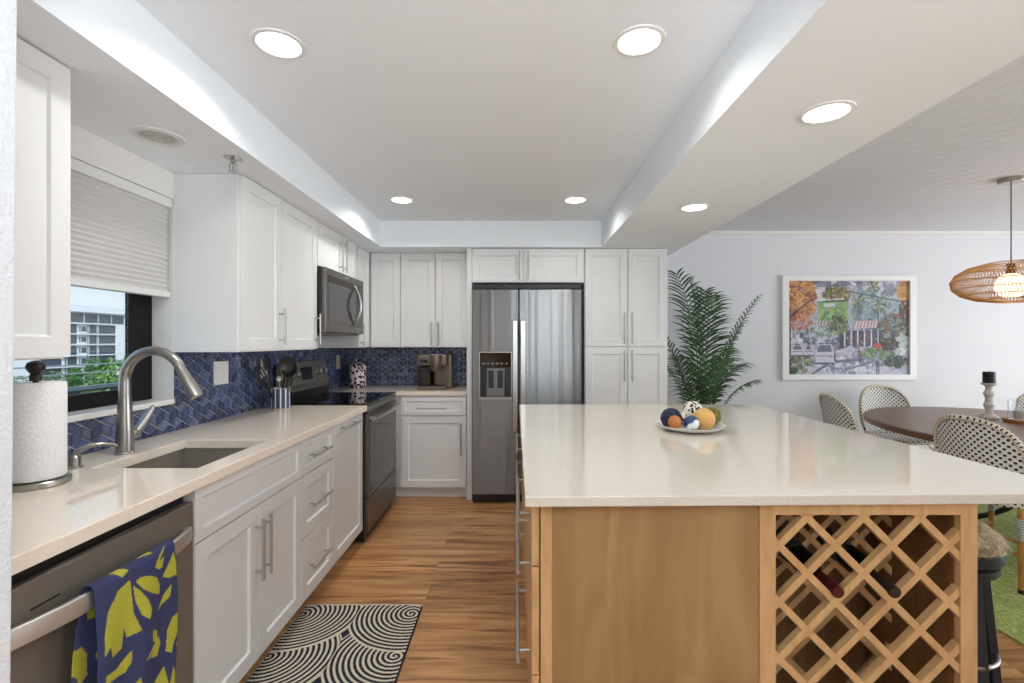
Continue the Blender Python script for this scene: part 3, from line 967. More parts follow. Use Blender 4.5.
MB().box(.355, .43, -.0048, -.0042, 1.792, 1.802).build('badge', M['steel'], d_, smooth=0)

# ---------------------------------------------------------------- refrigerator
t = thing('refrigerator', 'stainless side-by-side refrigerator with dispenser in the door', 'refrigerator', (-.355, 3.94, 0))
FW = .905
MB().box(.004, FW - .004, .075, .645, .03, 1.765).build('cabinet_shell', mat('fridge_case', (60, 60, 62), .4, .5), t, smooth=0)
for x in (.08, FW - .08):
    for y in (.15, .58):
        MB().lathe([(.02, .0005), (.02, .03)], (x, y, 0), 12).build('foot', M['black'], t)
MB().box(.006, FW - .006, .03, .075, .008, .068).build('base_grille', M['black'], t, bevel=.003, smooth=0)
MB().box(.006, FW - .006, .02, .12, 1.768, 1.806).build('hinge_cover', M['black'], t, bevel=.003, smooth=0)
# freezer door with the dispenser opening cut out
fd = MB().cells([.001, .058, .331, .384], [.075, .858, 1.25, 1.763], {(1, 1)}, 0, .07, 'y').build('freezer_door', M['fridge'], t, bevel=.006, smooth=0, seg=3)
dsp = MB().box(.056, .333, .05, .068, .85, 1.255).build('dispenser', M['black'], t, smooth=0)
MB().cells([.0585, .066, .323, .3305], [.8585, .868, 1.243, 1.2495], {(1, 1)}, -.003, .05, 'y').build('surround', M['steel'], dsp, smooth=0)
MB().prism([(.002, 1.242), (.049, 1.242), (.049, 1.125), (.012, 1.125)], 'x', .067, .322).build('control_panel', M['bglass'], dsp, smooth=0)
mb = MB()
for k in range(6):
    mb.box(.085 + .038 * k, .105 + .038 * k, .0075, .0105, 1.148, 1.158)
mb.build('icon_row', mat('icon_grey', (150, 150, 152), .5), dsp, smooth=0)
MB().box(.118, .27, .034, .049, .875, 1.115).build('back_plate', mat('dispenser_plate', (112, 112, 112), .35, .8), dsp, bevel=.004, smooth=0)
for x in (.135, .212):
    MB().box(x, x + .042, .018, .033, .95, 1.095).build('paddle', M['black'], dsp, bevel=.005, smooth=0)
MB().box(.068, .321, .006, .05, .869, .874).build('drip_tray', M['steel'], dsp, smooth=0)
rd = MB().box(.388, FW - .001, 0, .07, .075, 1.763).build('refrigerator_door', M['fridge'], t, bevel=.006, smooth=0, seg=3)
for par, xh in ((fd, .355), (rd, .420)):
    mb = MB()
    mb.box(xh - .0215, xh + .0215, -.062, -.044, .60, 1.505)
    for zz in (.64, 1.44):
        mb.box(xh - .014, xh + .014, -.0445, -.0002, zz, zz + .05)
    mb.build('handle', M['steel'], par, bevel=.005, smooth=0, seg=3)
txt = bpy.data.curves.new('badge', 'FONT')
txt.body = 'Whirlpool'
txt.size = .034
txt.extrude = .0006
txt.align_x = 'CENTER'
tmp = bpy.data.objects.new('badge_text', txt)
COL.objects.link(tmp)
bpy.context.view_layer.update()
bme = bpy.data.meshes.new_from_object(tmp.evaluated_get(bpy.context.evaluated_depsgraph_get()))
bpy.data.objects.remove(tmp)
bme.name = 'badge'
bme.materials.clear()
bo = bpy.data.objects.new('badge', bme)
COL.objects.link(bo)
bo.parent = rd
bo.location = (.79, -.0008, 1.70)
bo.rotation_euler = (PI / 2, 0, 0)
bme.materials.append(M['dsteel'])

# ---------------------------------------------------------------- island
IX0, IX1, IY0, IY1 = .068, 1.28, 1.33, 3.14
mb = MB()
mb.prism([(.027, 1.288), (1.6, 1.318), (1.6, 3.20), (.027, 3.20)], 'z', .886, .914)
tag(mb.build('island_countertop', M['quartz'], bevel=.003, smooth=0), 'large cream quartz island countertop holding the bowl of decorative balls', 'countertop')
t = thing('island_cabinet', 'maple island cabinet with drawers facing the sink run', 'cabinet', (IX0, IY0, 0))
MB().box(0, .606, .012, 1.81, .10, .8855).build('carcass', M['maple'], t, smooth=0)
MB().box(.06, .606, .05, 1.81, .0005, .0995).build('toe_kick', M['maple_dark'], t, smooth=0)
MB().box(.035, .607, 0, .0115, .03, .8855).build('end_panel', M['maple'], t, smooth=0)
MB().box(.003, .0345, -.002, .0115, .03, .8855).build('corner_stile', M['maple_light'], t, bevel=.001, smooth=0)
for col, (ya, yb) in enumerate(((.004, .905), (.91, 1.808))):
    for (za, zb, zh) in ((.708, .872, .79), (.406, .704, .633), (.105, .402, .359)):
        dr = MB().box(-.022, -.001, ya, yb, za, zb).build('drawer', M['maple_light'], t, bevel=.0015, smooth=0)
        mb = MB()
        y0, y1 = ya + .12, yb - .30
        mb.tube([(-.058, y0, zh), (-.058, y1, zh)], .0062, 12)
        for yy in (y0 + .06, y1 - .06):
            mb.tube([(-.058, yy, zh), (-.0225, yy, zh)], .005, 10)
        mb.build('handle', M['pull'], dr)
tag(MB().box(.682, 1.28, 1.72, 3.14, .0005, .8855).build('island_cabinet', M['maple'], smooth=0, bevel=.001), 'maple island cabinet behind the wine rack', 'cabinet')

t = thing('wine_rack', 'maple wine rack with diagonal lattice in the island end', 'wine rack', (.677, IY0, 0))
WX0, WX1 = .045, .556      # opening
WD = .375
MB().cells([0, WX0, WX1, .603], [.03, .05, .851, .8855], {(1, 1)}, -.002, .018, 'y').build('face_frame', M['maple_light'], t, bevel=.001, smooth=0)
mb = MB()
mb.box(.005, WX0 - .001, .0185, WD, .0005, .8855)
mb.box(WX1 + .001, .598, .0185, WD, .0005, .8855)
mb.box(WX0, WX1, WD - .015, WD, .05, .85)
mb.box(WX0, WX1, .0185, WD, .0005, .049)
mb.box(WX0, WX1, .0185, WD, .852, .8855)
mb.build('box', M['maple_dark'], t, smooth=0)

def lattice(y0, y1, ox, oz, width=.0195):
    """crossing strips clipped to the opening"""
    mb = MB()
    p = .157
    hw = width / 2 * math.sqrt(2)
    for sgn in (1, -1):
        for k in range(-14, 15):
            c = ox + k * p
            # strip: x - c = sgn*(z-oz), horizontal half width hw
            z0, z1 = -.5, 1.6
            poly = [(c - hw + sgn * (z0 - oz), z0), (c + hw + sgn * (z0 - oz), z0), (c + hw + sgn * (z1 - oz), z1), (c - hw + sgn * (z1 - oz), z1)]
            poly = clip(poly, WX0, WX1, .05, .851)
            if len(poly) >= 3:
                ya, yb = (y0, (y0 + y1) / 2) if sgn == 1 else ((y0 + y1) / 2, y1)
                mb.prism(poly, 'y', y0 if sgn == 1 else y0 + .0004, y1)
    return mb
lattice(.002, .024, .213, .765).build('front_lattice', M['maple_light'], t, smooth=0, weld=False)
lattice(.24, .262, .213, .765).build('rear_lattice', M['maple_light'], t, smooth=0, weld=False)

def bottle(x, z, label, cap, glass):
    t = thing('wine_bottle', label, 'bottle', (x, IY0 + .06, z), 0, 'wine bottles in the rack')
    t.rotation_euler = (R(5.0), 0, 0)
    # local y = axis, mouth at -y
    MB().lathe([(.0001, .262), (.02, .258), (.034, .262), (.037, .255), (.037, .085), (.034, .07), (.022, .045), (.0155, .02), (.0145, -.005), (.0145, -.02)], (0, 0, 0), 24, axis='y').build('bottle_glass', glass, t)
    MB().lathe([(.0155, .012), (.0152, -.055), (.0165, -.056), (.0165, -.066), (.0155, -.068), (.0001, -.068)], (0, 0, 0), 20, axis='y').build('capsule', cap, t)
    MB().lathe([(.0373, .24), (.0375, .238), (.0375, .125), (.0373, .123)], (0, 0, 0), 24, axis='y').build('paper_label', mat('bottle_label', (70, 66, 62), .6), t)
gl_ = mat('bottle_green_black', (14, 16, 14), .12, spec=.6)
bottle(.892, .6445, 'wine bottle with a dark red capsule in the lattice rack', mat('capsule_red', (70, 18, 20), .35), gl_)
bottle(1.049, .6445, 'wine bottle with a brown-black capsule in the lattice rack', mat('capsule_brown', (40, 30, 26), .4), gl_)

# plate of decorative balls
PX, PY, PZ = .83, 2.27, .914
mb = MB().lathe([(.0001, .004), (.07, .004), (.10, .008), (.135, .018), (.155, .028), (.158, .0285), (.155, .025), (.128, .010), (.09, .001), (.085, 0), (.075, 0), (.07, .002), (.0001, .002)], (PX, PY, PZ + .0005), 48)
tag(mb.build('plate', M['ceramic']), 'shallow white plate of decorative balls on the island', 'plate')
def dball(x, y, z, r, label, mt, sq=(1, 1, 1), twine=None):
    mb = MB().sphere((0, 0, 0), r, 26, 16, sq)
    if twine:
        rr = random.Random(5)
        for _ in range(34):
            a = Vector((rr.gauss(0, 1), rr.gauss(0, 1), rr.gauss(0, 1))).normalized()
            b = a.orthogonal().normalized(); c = a.cross(b)
            mb.tube([(b * math.cos(q * PI / 14) + c * math.sin(q * PI / 14)) * r * 1.01 + a * rr.uniform(-.002, .002) for q in range(28)], .0022, 5, closed=True, mi=1)
        o = mb.build('decorative_ball', [mt, twine], loc=(x, y, z))
    else:
        o = mb.build('decorative_ball', mt, loc=(x, y, z))
    return tag(o, label, 'ball', 'decorative balls on the plate')
dball(.737, 2.262, .9695, .047, 'dark navy twine ball at the edge of the white plate', M['navyball'], twine=mat('twine_blue', (38, 45, 70), .7))
dball(.727, 2.184, .9655, .030, 'small amber ball in front of the navy twine ball', M['amber'])
dball(.806, 2.19, .9585, .036, 'small blue and white glazed ball on the plate', M['bluewhite'])
dball(.880, 2.235, .9705, .0505, 'large tan orange ball at the middle of the plate', M['tan'])
dball(.945, 2.30, .977, .041, 'olive moss ball at the end of the plate', M['moss'])
dball(.887, 2.395, .986, .050, 'largest cream ball with black spots behind the tan ball', M['dotball'])
dball(.815, 2.338, .9575, .034, 'small spotted cream ball behind the blue and white one', M['dotball'])

# ---------------------------------------------------------------- counter goods
t = thing('utensil_crock', 'blue and white striped utensil crock beside the range', 'utensil crock', (-1.475, 3.02, .914))
mb = MB()
seg = 48
prof = [(.052, 0), (.058, .003), (.058, .125), (.054, .127), (.052, .125), (.052, .008), (.0001, .007)]
mb.lathe(prof, (0, 0, .0005), seg)
o = mb.build('crock', [M['ceramic'], mat('crock_blue', (66, 73, 102), .3)], t)
for p in o.data.polygons:
    c = p.center
    rr = math.hypot(c.x, c.y)
    if rr > .056 and .004 < c.z < .12:
        a = (math.atan2(c.y, c.x) % (2 * PI)) / (2 * PI) * 12
        if (a % 1) < .75:
            p.material_index = 1
CX, CY = -1.475, 3.02
def utensil(name, label, tip, headfn, mt, hmt=None, basep=(0, 0), cat=None):
    t = thing(name, label, cat or name.replace('_', ' '), (CX + basep[0], CY + basep[1], .925), 0, 'utensils in the striped crock')
    a = Vector((0, 0, 0.003)); b = Vector(tip)
    MB().tube([a, a + (b - a) * .5, b], [.0055, .0065, .005], 10).build('handle', hmt or mt, t)
    headfn(b, (b - a).normalized()).build('head', mt, t, bevel=0)
    return t
def disc_head(r, depth, nrm):
    def fn(b, d):
        mb = MB()
        nv_ = Vector(nrm); nv_ = (nv_ - d * nv_.dot(d)).normalized(); sd = d.cross(nv_)
        c = b + d * r * .9
        rings_ = 8
        base = len(mb.v)
        for lay in (0, 1):
            for i in range(rings_ + 1):
                q = i / rings_
                for k in range(24):
                    an = 2 * PI * k / 24
                    off = -depth * (1 - q * q) + (.002 if lay else 0)
                    mb.v.append(tuple(c + (d * math.cos(an) * 1.1 + sd * math.sin(an)) * r * max(q, .001) + nv_ * off))
        L = (rings_ + 1) * 24
        for lay in (0, 1):
            for i in range(rings_):
                for k in range(24):
                    l = (k + 1) % 24
                    mb.f.append((base + lay * L + i * 24 + k, base + lay * L + i * 24 + l, base + lay * L + (i + 1) * 24 + l, base + lay * L + (i + 1) * 24 + k)); mb.mi.append(0)
        for k in range(24):
            l = (k + 1) % 24
            mb.f.append((base + rings_ * 24 + k, base + rings_ * 24 + l, base + L + rings_ * 24 + l, base + L + rings_ * 24 + k)); mb.mi.append(0)
        return mb
    return fn
def turner_head(wd, ln, slots):
    def fn(b, d):
        mb = MB()
        nv_ = Vector((.9, -.45, 0)); nv_ = (nv_ - d * nv_.dot(d)).normalized(); sd = d.cross(nv_)
        edges = [-wd / 2 + wd * k / (2 * slots + 1) for k in range(2 * slots + 2)]
        def pr(u0, u1, v0, v1):
            n = len(mb.v)
            for o_ in (-.0012, .0012):
                for (uu, vv) in ((u0, v0), (u1, v0), (u1, v1), (u0, v1)):
                    mb.v.append(tuple(b + sd * uu + d * vv + nv_ * o_))
            for q in ((0, 1, 2, 3), (7, 6, 5, 4), (0, 4, 5, 1), (1, 5, 6, 2), (2, 6, 7, 3), (3, 7, 4, 0)):
                mb.f.append(tuple(n + i for i in q)); mb.mi.append(0)
        pr(-wd / 2, wd / 2, -.005, ln * .25)
        pr(-wd / 2, wd / 2, ln * .9, ln)
        for k in range(0, 2 * slots + 1, 2):
            pr(edges[k], edges[k + 1], ln * .25, ln * .9)
        return mb
    return fn
ub = mat('utensil_black', (18, 18, 19), .4)
utensil('ladle', 'black ladle with a big round bowl leaning over the range', (.013, .03, .19), disc_head(.050, .028, (.75, -.65, .1)), ub, basep=(.015, .012))
utensil('skimmer', 'black round skimmer behind the ladle', (.042, -.012, .23), disc_head(.045, .008, (.75, -.65, .1)), ub, basep=(-.004, .0))
utensil('slotted_turner', 'black slotted turner leaning toward the outlet', (-.03, -.105, .17), turner_head(.062, .085, 3), ub, basep=(-.01, -.02))
utensil('cooking_spatula', 'dark grey spatula standing upright in the crock', (-.035, -.02, .235), turner_head(.05, .075, 0), mat('utensil_grey', (38, 38, 42), .45), basep=(-.028, -.008), cat='spatula')
utensil('cooking_spoon', 'slim steel spoon standing in the middle of the crock', (.005, -.034, .165), disc_head(.016, .006, (.75, -.65, .1)), M['steel'], basep=(.012, -.022), cat='spoon')
utensil('kitchen_tongs', 'steel tongs with black grips standing at the front of the crock', (.04, -.012, .13), turner_head(.014, .05, 0), ub, M['steel'], basep=(.028, -.002), cat='tongs')

t = thing('canister', 'black and white floral ceramic canister in the counter corner', 'canister', (-1.425, 4.36, .914))
MB().lathe([(.066, 0), (.073, .004), (.073, .20), (.068, .207)], (0, 0, .0005), 36).build('jar', M['floral'], t)
MB().lathe([(.071, .2075), (.071, .213), (.05, .224), (.014, .228), (.012, .236), (.019, .243), (.02, .25), (.012, .257), (.0001, .258)], (0, 0, .0008), 32).build('lid', M['floral'], t)

t = thing('coffee_maker', 'bronze grey single-cup coffee maker standing on the short countertop', 'coffee maker', (-.86, 4.30, .914))
# footprint x 0..0.30, y -0.14..0.14
MB().box(0, .255, -.13, .12, .0005, .03).build('base', M['coffee'], t, bevel=.008, smooth=0)
MB().box(.006, .12, -.10, .115, .0305, .20).build('water_tank', mat('tank_smoke', (54, 48, 44), .12), t, bevel=.006, smooth=0)
MB().box(.13, .30, -.02, .13, .0005, .30).build('column', M['coffee'], t, bevel=.02, smooth=0, seg=4)
MB().box(.0, .27, -.125, .12, .205, .305).build('head', M['coffee'], t, bevel=.02, smooth=0, seg=4)
MB().lathe([(.052, .16), (.058, .18), (.062, .2045), (.062, .305), (.06, .31)], (.17, -.09, 0), 28).build('brew_pod_holder', M['coffee'], t)
MB().tube([(.17 + .062 * math.cos(a_), -.09 + .062 * math.sin(a_), .305) for a_ in [2 * PI * k / 28 for k in range(28)]], .007, 10, closed=True).build('lid_ring', M['steel'], t)
MB().box(.03, .10, -.1275, -.125, .235, .262).build('display', M['bglass'], t, smooth=0)
MB().cells([.03, .036, .112, .118], [.035, .041, .185, .191], {(1, 1)}, -.128, -.102, 'y').build('cup_bay_rim', M['black'], t, smooth=0)
MB().box(.03, .24, -.127, -.021, .0305, .036).build('drip_tray', M['black'], t, bevel=.002, smooth=0)

# outlets and switches
def plate_(name, label, loc, rz, w_, h_, mt, kind):
    t = thing(name, label, 'switch' if kind == 's' else 'outlet', loc, rz)
    MB().box(-w_ / 2, w_ / 2, -.007, 0, -h_ / 2, h_ / 2).build('cover_plate', mt, t, bevel=.002, smooth=0)
    n = 2 if kind == 's' else 1
    for k in range(n):
        cx = (k - (n - 1) / 2) * w_ / n * .8
        if kind == 's':
            MB().box(cx - .0165, cx + .0165, -.0105, -.0071, -.034, .034).build('rocker', mt, t, bevel=.001, smooth=0)
        else:
            rc = MB().box(cx - .0165, cx + .0165, -.0095, -.0071, -.034, .034).build('receptacle', mt, t, bevel=.001, smooth=0)
            mb = MB()
            for zz in (-.018, .018):
                mb.box(cx - .007, cx - .005, -.0099, -.0096, zz - .005, zz + .005)
                mb.box(cx + .005, cx + .007, -.0099, -.0096, zz - .005, zz + .005)
            mb.build('slots', M['black'], rc, smooth=0)
    return t
plate_('light_switch', 'white double switch plate on the blue tiles', (XW + .0045, 2.60, 1.163), ROT, .125, .125, M['white'], 's')
plate_('wall_outlet', 'white outlet on the blue tiles behind the utensils', (XW + .0045, 3.045, 1.163), ROT, .075, .122, M['white'], 'o')
plate_('wall_outlet', 'ivory outlet on the dark tiles beside the floral canister', (XW + .0045, 4.32, 1.15), ROT, .075, .122, M['ivory'], 'o')

# ---------------------------------------------------------------- shade
t = thing('window_shade', 'white pleated shade half lowered over the kitchen window', 'window shade', (-1.605, WY0 + .008, 0), ROT)
SWD = WY1 - WY0 - .016
MB().box(0, SWD, -.004, .046, 1.955, 1.998).build('head_rail', M['cab'], t, bevel=.003, smooth=0)
npl = 36
prof = []
zt, zb = 1.954, 1.565
for k in range(npl + 1):
    z = zt + (zb - zt) * k / npl
    prof.append((.008 if k % 2 == 0 else .018, z))
mb = MB()
fr = [(y, z) for y, z in prof]
bk = [(.036 - (y - .008), z) for y, z in prof][::-1]
poly = fr + bk
mb.prism(poly, 'x', .006, SWD - .006)
mb.build('pleated_fabric', M['shade'], t, smooth=0)
MB().box(.002, SWD - .002, .001, .042, 1.537, 1.564).build('bottom_rail', M['cab'], t, bevel=.004, smooth=0)

# ---------------------------------------------------------------- ceiling fittings
def downlight(x, y, z, label, energy):
    t = thing('recessed_light', label, 'ceiling light', (x, y, z), 0, 'recessed ceiling lights')
    MB().lathe([(.066, -.0005), (.070, -.006), (.084, -.0045), (.086, -.0005)], (0, 0, 0), 40, closed_prof=True).build('trim_ring', M['white'], t)
    MB().lathe([(.0001, -.0035), (.066, -.0035), (.066, -.0008)], (0, 0, 0), 40).build('lens', M['lens'], t)
    l = lamp('lamp', 'AREA', (0, 0, -.012), (0, 0, 0), energy, (1.0, .985, .955), shape='DISK', size=.13, spread=R(150))
    l.parent = t
downlight(-.796, 1.618, ZT, 'recessed light in the tray ceiling nearest the window', 5.0)
downlight(.414, 1.602, ZT, 'recessed light in the tray ceiling above the island front', 2.2)
downlight(-.80, 3.39, ZT, 'recessed light in the tray ceiling near the microwave', 6.2)
downlight(.425, 3.39, ZT, 'recessed light in the tray ceiling in front of the refrigerator', 2.4)
downlight(1.07, 1.65, ZS, 'recessed light in the lowered soffit above the wine rack', 1.7)
downlight(1.05, 2.81, ZS, 'recessed light in the lowered soffit toward the pantry', 1.7)

t = thing('ceiling_vent', 'round white vent grille in the soffit over the window', 'vent', (-1.37, 1.84, ZS))
MB().lathe([(.062, -.0005), (.062, -.006), (.072, -.009), (.088, -.005), (.09, -.0005)], (0, 0, 0), 40, closed_prof=True).build('ring', mat('vent_grey', (226, 225, 223), .5), t)
mb = MB()
for k in range(6):
    r_ = .008 + .0095 * k
    mb.lathe([(r_, -.001), (r_, -.005), (r_ + .006, -.005), (r_ + .006, -.001)], (0, 0, 0), 32, closed_prof=True)
mb.build('grille', mat('vent_grille', (206, 204, 202), .5), t)

t = thing('sprinkler_head', 'chrome sprinkler head hanging from the soffit by the cabinet', 'sprinkler', (-1.21, 2.06, ZS))
chrome = mat('chrome', (190, 190, 190), .15, 1.0)
MB().lathe([(.036, -.0005), (.036, -.003), (.02, -.008), (.012, -.009)], (0, 0, 0), 28).build('escutcheon', chrome, t)
mb = MB()
mb.lathe([(.011, -.009), (.011, -.022), (.007, -.024)], (0, 0, 0), 18)
for sgn in (1, -1):
    mb.tube([(sgn * .009, 0, -.02), (sgn * .016, 0, -.034), (sgn * .013, 0, -.05), (sgn * .004, 0, -.056)], .0028, 8)
mb.lathe([(.004, -.022), (.004, -.054)], (0, 0, 0), 12)
mb.build('frame', chrome, t)
MB().lathe([(.0001, -.056), (.018, -.056), (.018, -.058), (.0001, -.058)], (0, 0, 0), 24).build('deflector', chrome, t)

# ---------------------------------------------------------------- runner rug
x0, x1, y0, y1 = -1.045, -.463, 1.15, 2.415
nx, ny = 240, 500
X = np.linspace(x0, x1, nx)[:, None] * np.ones((1, ny))
Yg = np.ones((nx, 1)) * np.linspace(y0, y1, ny)[None, :]
wave = .006 * np.abs(np.sin((X - x0) / .145 * PI)) * np.clip((Yg - y1 + .12) / .12, 0, 1)
pitch = .0225
val = np.zeros((nx, ny)); done = np.zeros((nx, ny), bool)
for row in range(0, 6):
    yc = 2.335 - .315 * row
    for xc in (-1.035, -.505):
        dx, dy = X - xc, Yg - yc
        dist = np.hypot(dx, dy)
        rr = dist + pitch * (np.arctan2(dy, dx) / (2 * PI))
        own = (dist < .29) & (np.abs(dx) <= .267) & ~done
        val = np.where(own, np.where(dist > .2835, 1.0, np.sin(2 * PI * rr / pitch)), val)
        done |= own
stripe = val > .12
edge = (Yg > y1 - .008)
cols = np.where((stripe | edge)[..., None], LIN((206, 196, 176)), LIN((40, 40, 50)))
cols = np.where(((X > x1 - .006) & ~edge)[..., None], LIN((48, 46, 54)), cols) * RNG.normal(1, .05, (nx, ny))[..., None]
pos = np.stack([X, Yg + wave, np.full_like(X, .0085) + .0006 * np.sin(X * 40) * np.sin(Yg * 31)], -1)
o = colour_grid('kitchen_runner', nx, ny, pos, cols, M['rug'])
s_ = o.modifiers.new('solid', 'SOLIDIFY'); s_.thickness = .007; s_.offset = -1
tag(o, 'black and cream swirl patterned runner rug in front of the sink', 'rug')

# ---------------------------------------------------------------- dining furniture
o = MB().box(2.225, 4.85, 1.0, 4.3, .0005, .009).build('area_rug', M['greenrug'], bevel=.002, smooth=0)
tag(o, 'green patterned area rug under the dining table', 'rug')
FR = .0095

TX, TY, TA, TB = 3.55, 3.10, .97, 1.20
t = thing('dining_table', 'large oval brown wood dining table on curved black legs', 'table', (TX, TY, FR))
def oval(a, b, n=72):
    return [(a * math.cos(2 * PI * k / n), b * math.sin(2 * PI * k / n)) for k in range(n)]
MB().prism(oval(TA, TB), 'z', .70, .745).build('tabletop', M['walnut'], t, bevel=.012, smooth=40, seg=4)
MB().prism(oval(TA * .35, TB * .35), 'z', .672, .6995).build('mounting_plate', M['black'], t, smooth=40)
for k in range(4):
    a = PI / 4 + k * PI / 2
    ca, sa = math.cos(a), math.sin(a)
    pts = [(.72 * ca, .92 * sa, .672), (.62 * ca, .80 * sa, .665), (.40 * ca, .50 * sa, .62), (.22 * ca, .26 * sa, .50), (.15 * ca, .17 * sa, .36), (.20 * ca, .24 * sa, .20), (.36 * ca, .44 * sa, .07), (.55 * ca, .68 * sa, .018)]
    fin = []
    for i in range(len(pts) - 1):
        for q in range(4):
            fin.append(Vector(pts[i]).lerp(Vector(pts[i + 1]), q / 4))
    fin.append(Vector(pts[-1]))
    for _ in range(3):
        fin = [fin[0]] + [(fin[i - 1] + fin[i] * 2 + fin[i + 1]) / 4 for i in range(1, len(fin) - 1)] + [fin[-1]]
    MB().tube(fin, .018, 10).build('leg', M['black'], t)

def chair(loc, rz, label, col_rim=None):
    """bistro chair; sitter faces local +y, back at local y = -0.21"""
    t = thing('bistro_chair', label, 'chair', loc, rz, 'woven bistro chairs around the dining table')
    # legs
    for (sx, sy, back) in ((-.19, .19, 0), (.19, .19, 0), (-.20, -.175, 1), (.20, -.175, 1)):
        lg = MB().tube([(sx * 1.06, sy * 1.06, .003), (sx, sy, .43)], .0135, 12).build('leg', M['bamboo'], t)
        MB().tube([(sx * 1.064, sy * 1.064, .0005), (sx * 1.055, sy * 1.055, .02)], .0155, 12).build('foot_cap', M['black'], lg)
        MB().tube([(sx * 1.02, sy * 1.02, .27), (sx * 1.006, sy * 1.006, .385)], .0155, 12).build('wrap', M['wrap'], lg)
    for sx in (-.19, .19):
        MB().tube([(sx * 1.03, .195, .20), (sx * 1.02, -.2, .20)], .009, 10).build('stretcher', M['bamboo'], t)
    MB().tube([(-.19, .0, .20), (.19, .0, .20)], .009, 10).build('stretcher', M['bamboo'], t)
    for sx in (-.19, .19):   # slanted brace under the seat
        MB().tube([(sx * 1.02, .19, .33), (sx * .55, .19, .425)], .006, 8).build('brace', M['bamboo'], t)
    # seat
    out = []
    n = 48
    for k in range(n):
        a = 2 * PI * k / n
        out.append((.225 * math.copysign(abs(math.cos(a)) ** .75, math.cos(a)), .225 * math.copysign(abs(math.sin(a)) ** .75, math.sin(a))))
    mb = MB()
    for lay, z in ((0, .455), (1, .440)):
        rings_ = 8
        base = len(mb.v)
        for i in range(rings_ + 1):
            q = max(i / rings_, .001)
            for k in range(n):
                mb.v.append((out[k][0] * q, out[k][1] * q, z - .008 * (1 - q * q)))
        for i in range(rings_):
            for k in range(n):
                l = (k + 1) % n
                f = (base + i * n + k, base + i * n + l, base + (i + 1) * n + l, base + (i + 1) * n + k)
                mb.uv[len(mb.f)] = [(mb.v[j][0] / .46 + .5, mb.v[j][1] / .46 + .5) for j in f]
                mb.f.append(f); mb.mi.append(0)
    mb.build('seat', M['weave'], t, weld=False)
    mb = MB().tube([(x * 1.0, y * 1.0, .448) for x, y in out], .0155, 12, closed=True)
    mb.build('seat_rim', M['rimweave'], t)
    # back: arched panel, curved round the sitter
    H, W2 = .44, .228
    def bp_(s_, z_):   # s in -1..1, z 0..1
        yy = -.215 - .055 * z_ + .075 * s_ * s_
        return (W2 * s_, yy, .45 + H * z_)
    def outline(n_=44):
        pts = []
        for k in range(n_ + 1):
            a = PI * (1.18 - 1.36 * k / n_)
            s_ = math.cos(a); zz = math.sin(a)
            s2 = math.copysign(abs(s_) ** .8, s_)
            z2 = .48 + .52 * math.copysign(abs(zz) ** .85, zz)
            pts.append((s2, z2))
        return [(pts[0][0] * .82, 0.0)] + pts + [(pts[-1][0] * .82, 0.0)]
    ol = outline()
    def halfw(zv):
        best = 0
        for i in range(len(ol) - 1):
            (a0, b0), (a1, b1) = ol[i], ol[i + 1]
            if (b0 - zv) * (b1 - zv) <= 0 and abs(b1 - b0) > 1e-9:
                best = max(best, abs(a0 + (a1 - a0) * (zv - b0) / (b1 - b0)))
        return best
    mb = MB()
    nz_, ns_ = 26, 20
    base = len(mb.v)
    for j in range(nz_ + 1):
        zv = .04 + .955 * j / nz_
        hw_ = halfw(zv)
        for i in range(ns_ + 1):
            s_ = (-1 + 2 * i / ns_) * hw_
            mb.v.append(bp_(s_, zv))
    for j in range(nz_):
        for i in range(ns_):
            f = (base + j * (ns_ + 1) + i, base + j * (ns_ + 1) + i + 1, base + (j + 1) * (ns_ + 1) + i + 1, base + (j + 1) * (ns_ + 1) + i)
            mb.uv[len(mb.f)] = [(mb.v[q][0] / .46 + .5, (mb.v[q][2] - .45) / .44) for q in f]
            mb.f.append(f); mb.mi.append(0)
    mb.build('backrest', M['weave'], t, solid=.008)
    MB().tube([bp_(s_, z_) for s_, z_ in ol], .0165, 12, up=(0, 1, 0)).build('back_rim', M['rimweave'], t)
    return t
chair((2.80, 2.755, FR + .002), R(-80), 'woven bistro chair tucked under the table nearest the island corner')
chair((2.75, 3.80, FR + .002), R(-98), 'woven bistro chair seen edge-on beyond the island countertop')
chair((3.49, 4.36, FR + .002), R(178), 'woven bistro chair facing the kitchen from below the picture')
chair((4.42, 3.92, FR + .002), R(140), 'woven bistro chair behind the glass candle jar')

# table top objects
TZ = FR + .7455
t = thing('candle_holder', 'whitewashed turned candle pedestal on the dining table', 'candle holder', (3.57, 3.615, TZ))
MB().lathe([(r_ * .75, h_) for r_, h_ in [(.075, 0), (.076, .012), (.068, .02), (.05, .028), (.034, .036), (.026, .05), (.030, .07), (.042, .09), (.044, .105), (.034, .12), (.030, .145), (.034, .165), (.044, .18), (.042, .195), (.030, .21), (.028, .23), (.036, .245), (.062, .256), (.064, .266), (.0001, .266)]], (0, 0, .0005), 30).build('pedestal', noisy(mat('whitewash', (206, 200, 190), .7), [(.3, (188, 180, 168)), (.7, (222, 216, 208))], nscale=30), t)
t = thing('pillar_candle', 'black pillar candle standing on the whitewashed pedestal', 'candle', (3.57, 3.615, TZ + .267))
MB().lathe([(.036, 0), (.037, .002), (.037, .080), (.034, .084), (.0001, .083)], (0, 0, .0005), 30).build('wax', mat('black_wax', (28, 28, 36), .5), t)
MB().tube([(0, 0, .083), (.002, 0, .094)], .0012, 6).build('wick', M['black'], t)
t = thing('wooden_tray', 'round tan wooden tray on the dining table under the glass jar', 'tray', (3.63, 3.44, TZ))
MB().lathe([(.092, 0), (.096, .003), (.10, .022), (.095, .024), (.09, .012), (.0001, .011)], (0, 0, .0005), 36).build('tray_body', M['jute'], t)
m = mat('jar_glass', (245, 248, 250), .03, trans=1.0)
